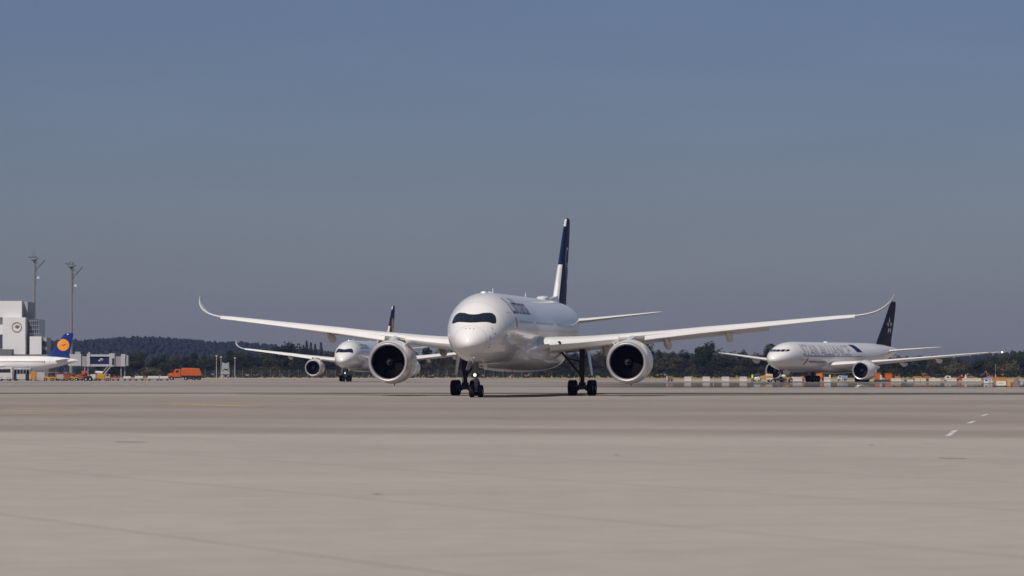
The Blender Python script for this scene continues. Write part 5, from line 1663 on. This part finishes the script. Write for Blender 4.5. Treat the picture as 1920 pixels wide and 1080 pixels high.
v = Veh('white_machine', 'white compact machine with dark window behind the pale rubble', 'machine', 1776.5, 935, -90)
v.profile('body', VC['white'], [(-.7, .3), (-.7, .8), (-.3, 1.25), (.7, 1.2), (.7, .3)], 1.2); v.part('window', M['glass'], [((.61, 0, .9), (.04, .5, .3))]); v.wheels((-.4, .4), .5, .28, VWS)
v = Veh('small_car', 'red car with a yellow beacon on its roof, right part of the block row', 'car', 1800, 912, -90)
bd = v.profile('body', VC['red'], [(-1.0, .25), (-1.05, .6), (-.5, .72), (-.3, 1.05), (.6, 1.08), (.95, .75), (1.0, .25)], 1.5)
v.part('window', M['glass'], [((.76, .15, .88), (.04, .75, .25))], parent=bd); v.part('headlamp', VC['white'], [((.5, -1.03, .55), (.3, .06, .14))], parent=bd)
v.part('beacon', VC['yellow'], [((0, .35, 1.25), (.45, .3, .42), .8)]); v.wheels((-.6, .62), .68, .27, VWS)
mb = MB(); mb.lathe([(0, .55), (.1, .5), (1.35, .14), (1.5, .12)], 18, 'z', caps=(True, True)); mb.box((0, 0, .03), (1.2, 1.2, .06))
tag(mb.build('tall_cone', VC['white'], loc=(at(1810.5, 908), 908, 0)), 'tall pale grey white cone right of the red car', 'cone')
v = Veh('site_cabin', 'small pale site cabin with blue roof left of the ochre box', 'cabin', 1852, 760, 0)
v.part('wall', VC['white'], [((0, 0, .42), (1.5, 1.3, .78))]); v.part('roof', VC['blue'], [((0, 0, .92), (1.75, 1.5, .22), .9, .9)]); v.part('door', VC['grey'], [((.3, -.67, .42), (.5, .05, .62))]); v.part('window', M['glass'], [((-.35, -.67, .55), (.4, .05, .25))])
# ochre box with a white sign, nearest of the row
v = Veh('plant_box', 'ochre machine box carrying a white sign, near the right edge', 'machine', 1876, 600, 0)
zb = zt(708, 600)
v.part('housing', VC['ochre'], [((0, .5, .12 + (zb - .12) / 2), (1.78, 1.3, zb - .12))])
v.part('lid', VC['ochre'], [((0, .5, zb + .03), (1.86, 1.4, .08))])
sg = v.part('sign', VC['white'], [((.07, -.19, .44), (1.42, .05, .66))])
for k in range(6):
    w = (.07, .10, .09, .12, .08, .06)[k]
    v.part('sign_mark', VC['grey'], [((-.32 + k * .14, -.225, .46), (w, .02, .10))], parent=sg)
v.part('side_box', VC['yellow'], [((1.18, .5, .42), (.56, 1.0, .80))])
v.part('skid', VC['black'], [((sx * .7, .5, .06), (.2, 1.3, .12)) for sx in (-1, 1)])
mb = MB(); mb.tube((0, 0, 0), (0, 0, 1.6), .06, .06, 8, 0); mb.tube((0, 0, 1.6), (0, 0, 2.3), .055, .05, 8, 1); mb.tube((0, 0, 2.3), (0, 0, 3.6), .03, .015, 6, 2)
tag(mb.build('warning_mast', [VC['white'], VC['red'], VC['grey']], loc=(at(1866.5, 760), 760, 0)), 'thin red and white mast behind the ochre box', 'mast')
pile(1906, 610, 1.35, zt(709, 610), mat('brown earth', (.17, .11, .09), .95, vary=.3, vscale=3), 'brown earth heap at the right edge, beside the ochre box')
v = Veh('water_drum', 'blue drum lying before the brown earth heap', 'drum', 1915, 596, 0)
v.part('drum', VC['blue'], [], [((-.22, 0, .36), (.22, 0, .36), .3, .3, 20)]); v.part('stand', VC['black'], [((0, 0, .06), (.5, .4, .12))])
# things seen beneath the parked airliner
v = Veh('fire_barrow', 'small orange barrow beneath the nose of the parked airliner', 'barrow', 1505.5, 920, -90)
v.part('tank', VC['orange'], [((0, 0, .75), (.6, .6, .8), .85, .85)]); v.part('frame', VC['black'], [((0, 0, .3), (.5, .9, .08))]); v.wheels((0,), .35, .28, VWS)
v = Veh('service_lorry', 'orange and amber lorry seen under the belly of the parked airliner', 'truck', 1537, 960, -90)
v.profile('body', VC['orange'], [(-.9, .5), (-.9, 1.75), (.6, 1.85), (.6, .5)], 1.8); v.part('load', VC['yellow'], [((.92, -.1, 1.2), (.06, .9, .6))]); v.profile('cab', VC['red'], [(.62, .4), (.62, 1.3), (1.1, 1.25), (1.25, .8), (1.25, .4)], 1.7)
v.part('window', M['glass'], [((.86, .85, 1.05), (.04, .3, .25))]); v.wheels((-.5, .85), .8, .34, VWS)
v = Veh('service_car', 'pale van with blue rear under the wing root of the parked airliner', 'van', 1577, 960, -90)
bd = v.profile('body', VC['white'], [(-.95, .3), (-.95, .8), (-.45, 1.2), (.15, 1.25), (.15, .3)], 1.5); v.profile('load_box', VC['blue'], [(.17, .4), (.17, 1.25), (1.5, 1.2), (1.5, .4)], 1.5)
v.part('window', M['glass'], [((.76, -.3, .95), (.04, .5, .25))], parent=bd); v.wheels((-.5, 1.0), .68, .28, VWS)

# ---------------------------------------------------------------- the hazy air
hz = MB(); hz.box((0, 3550, 54.5), (9700, 7600, 111))
hm = bpy.data.materials.new('thin summer haze'); hm.use_nodes = True
hn = hm.node_tree.nodes; hn.clear()
ho = hn.new('ShaderNodeOutputMaterial'); hv = hn.new('ShaderNodeVolumePrincipled')
hv.inputs['Color'].default_value = (.32, .40, .92, 1)
hv.inputs['Density'].default_value = 0.000055
hv.inputs['Anisotropy'].default_value = 0.2
hm.node_tree.links.new(hv.outputs[0], ho.inputs['Volume'])
tag(hz.build('haze', hm, smooth=None), 'thin pale haze over the whole airfield', 'haze', kind='stuff')
scene.render.filter_size = 1.8
scene.cycles.volume_bounces = 0
scene.cycles.max_bounces = 6
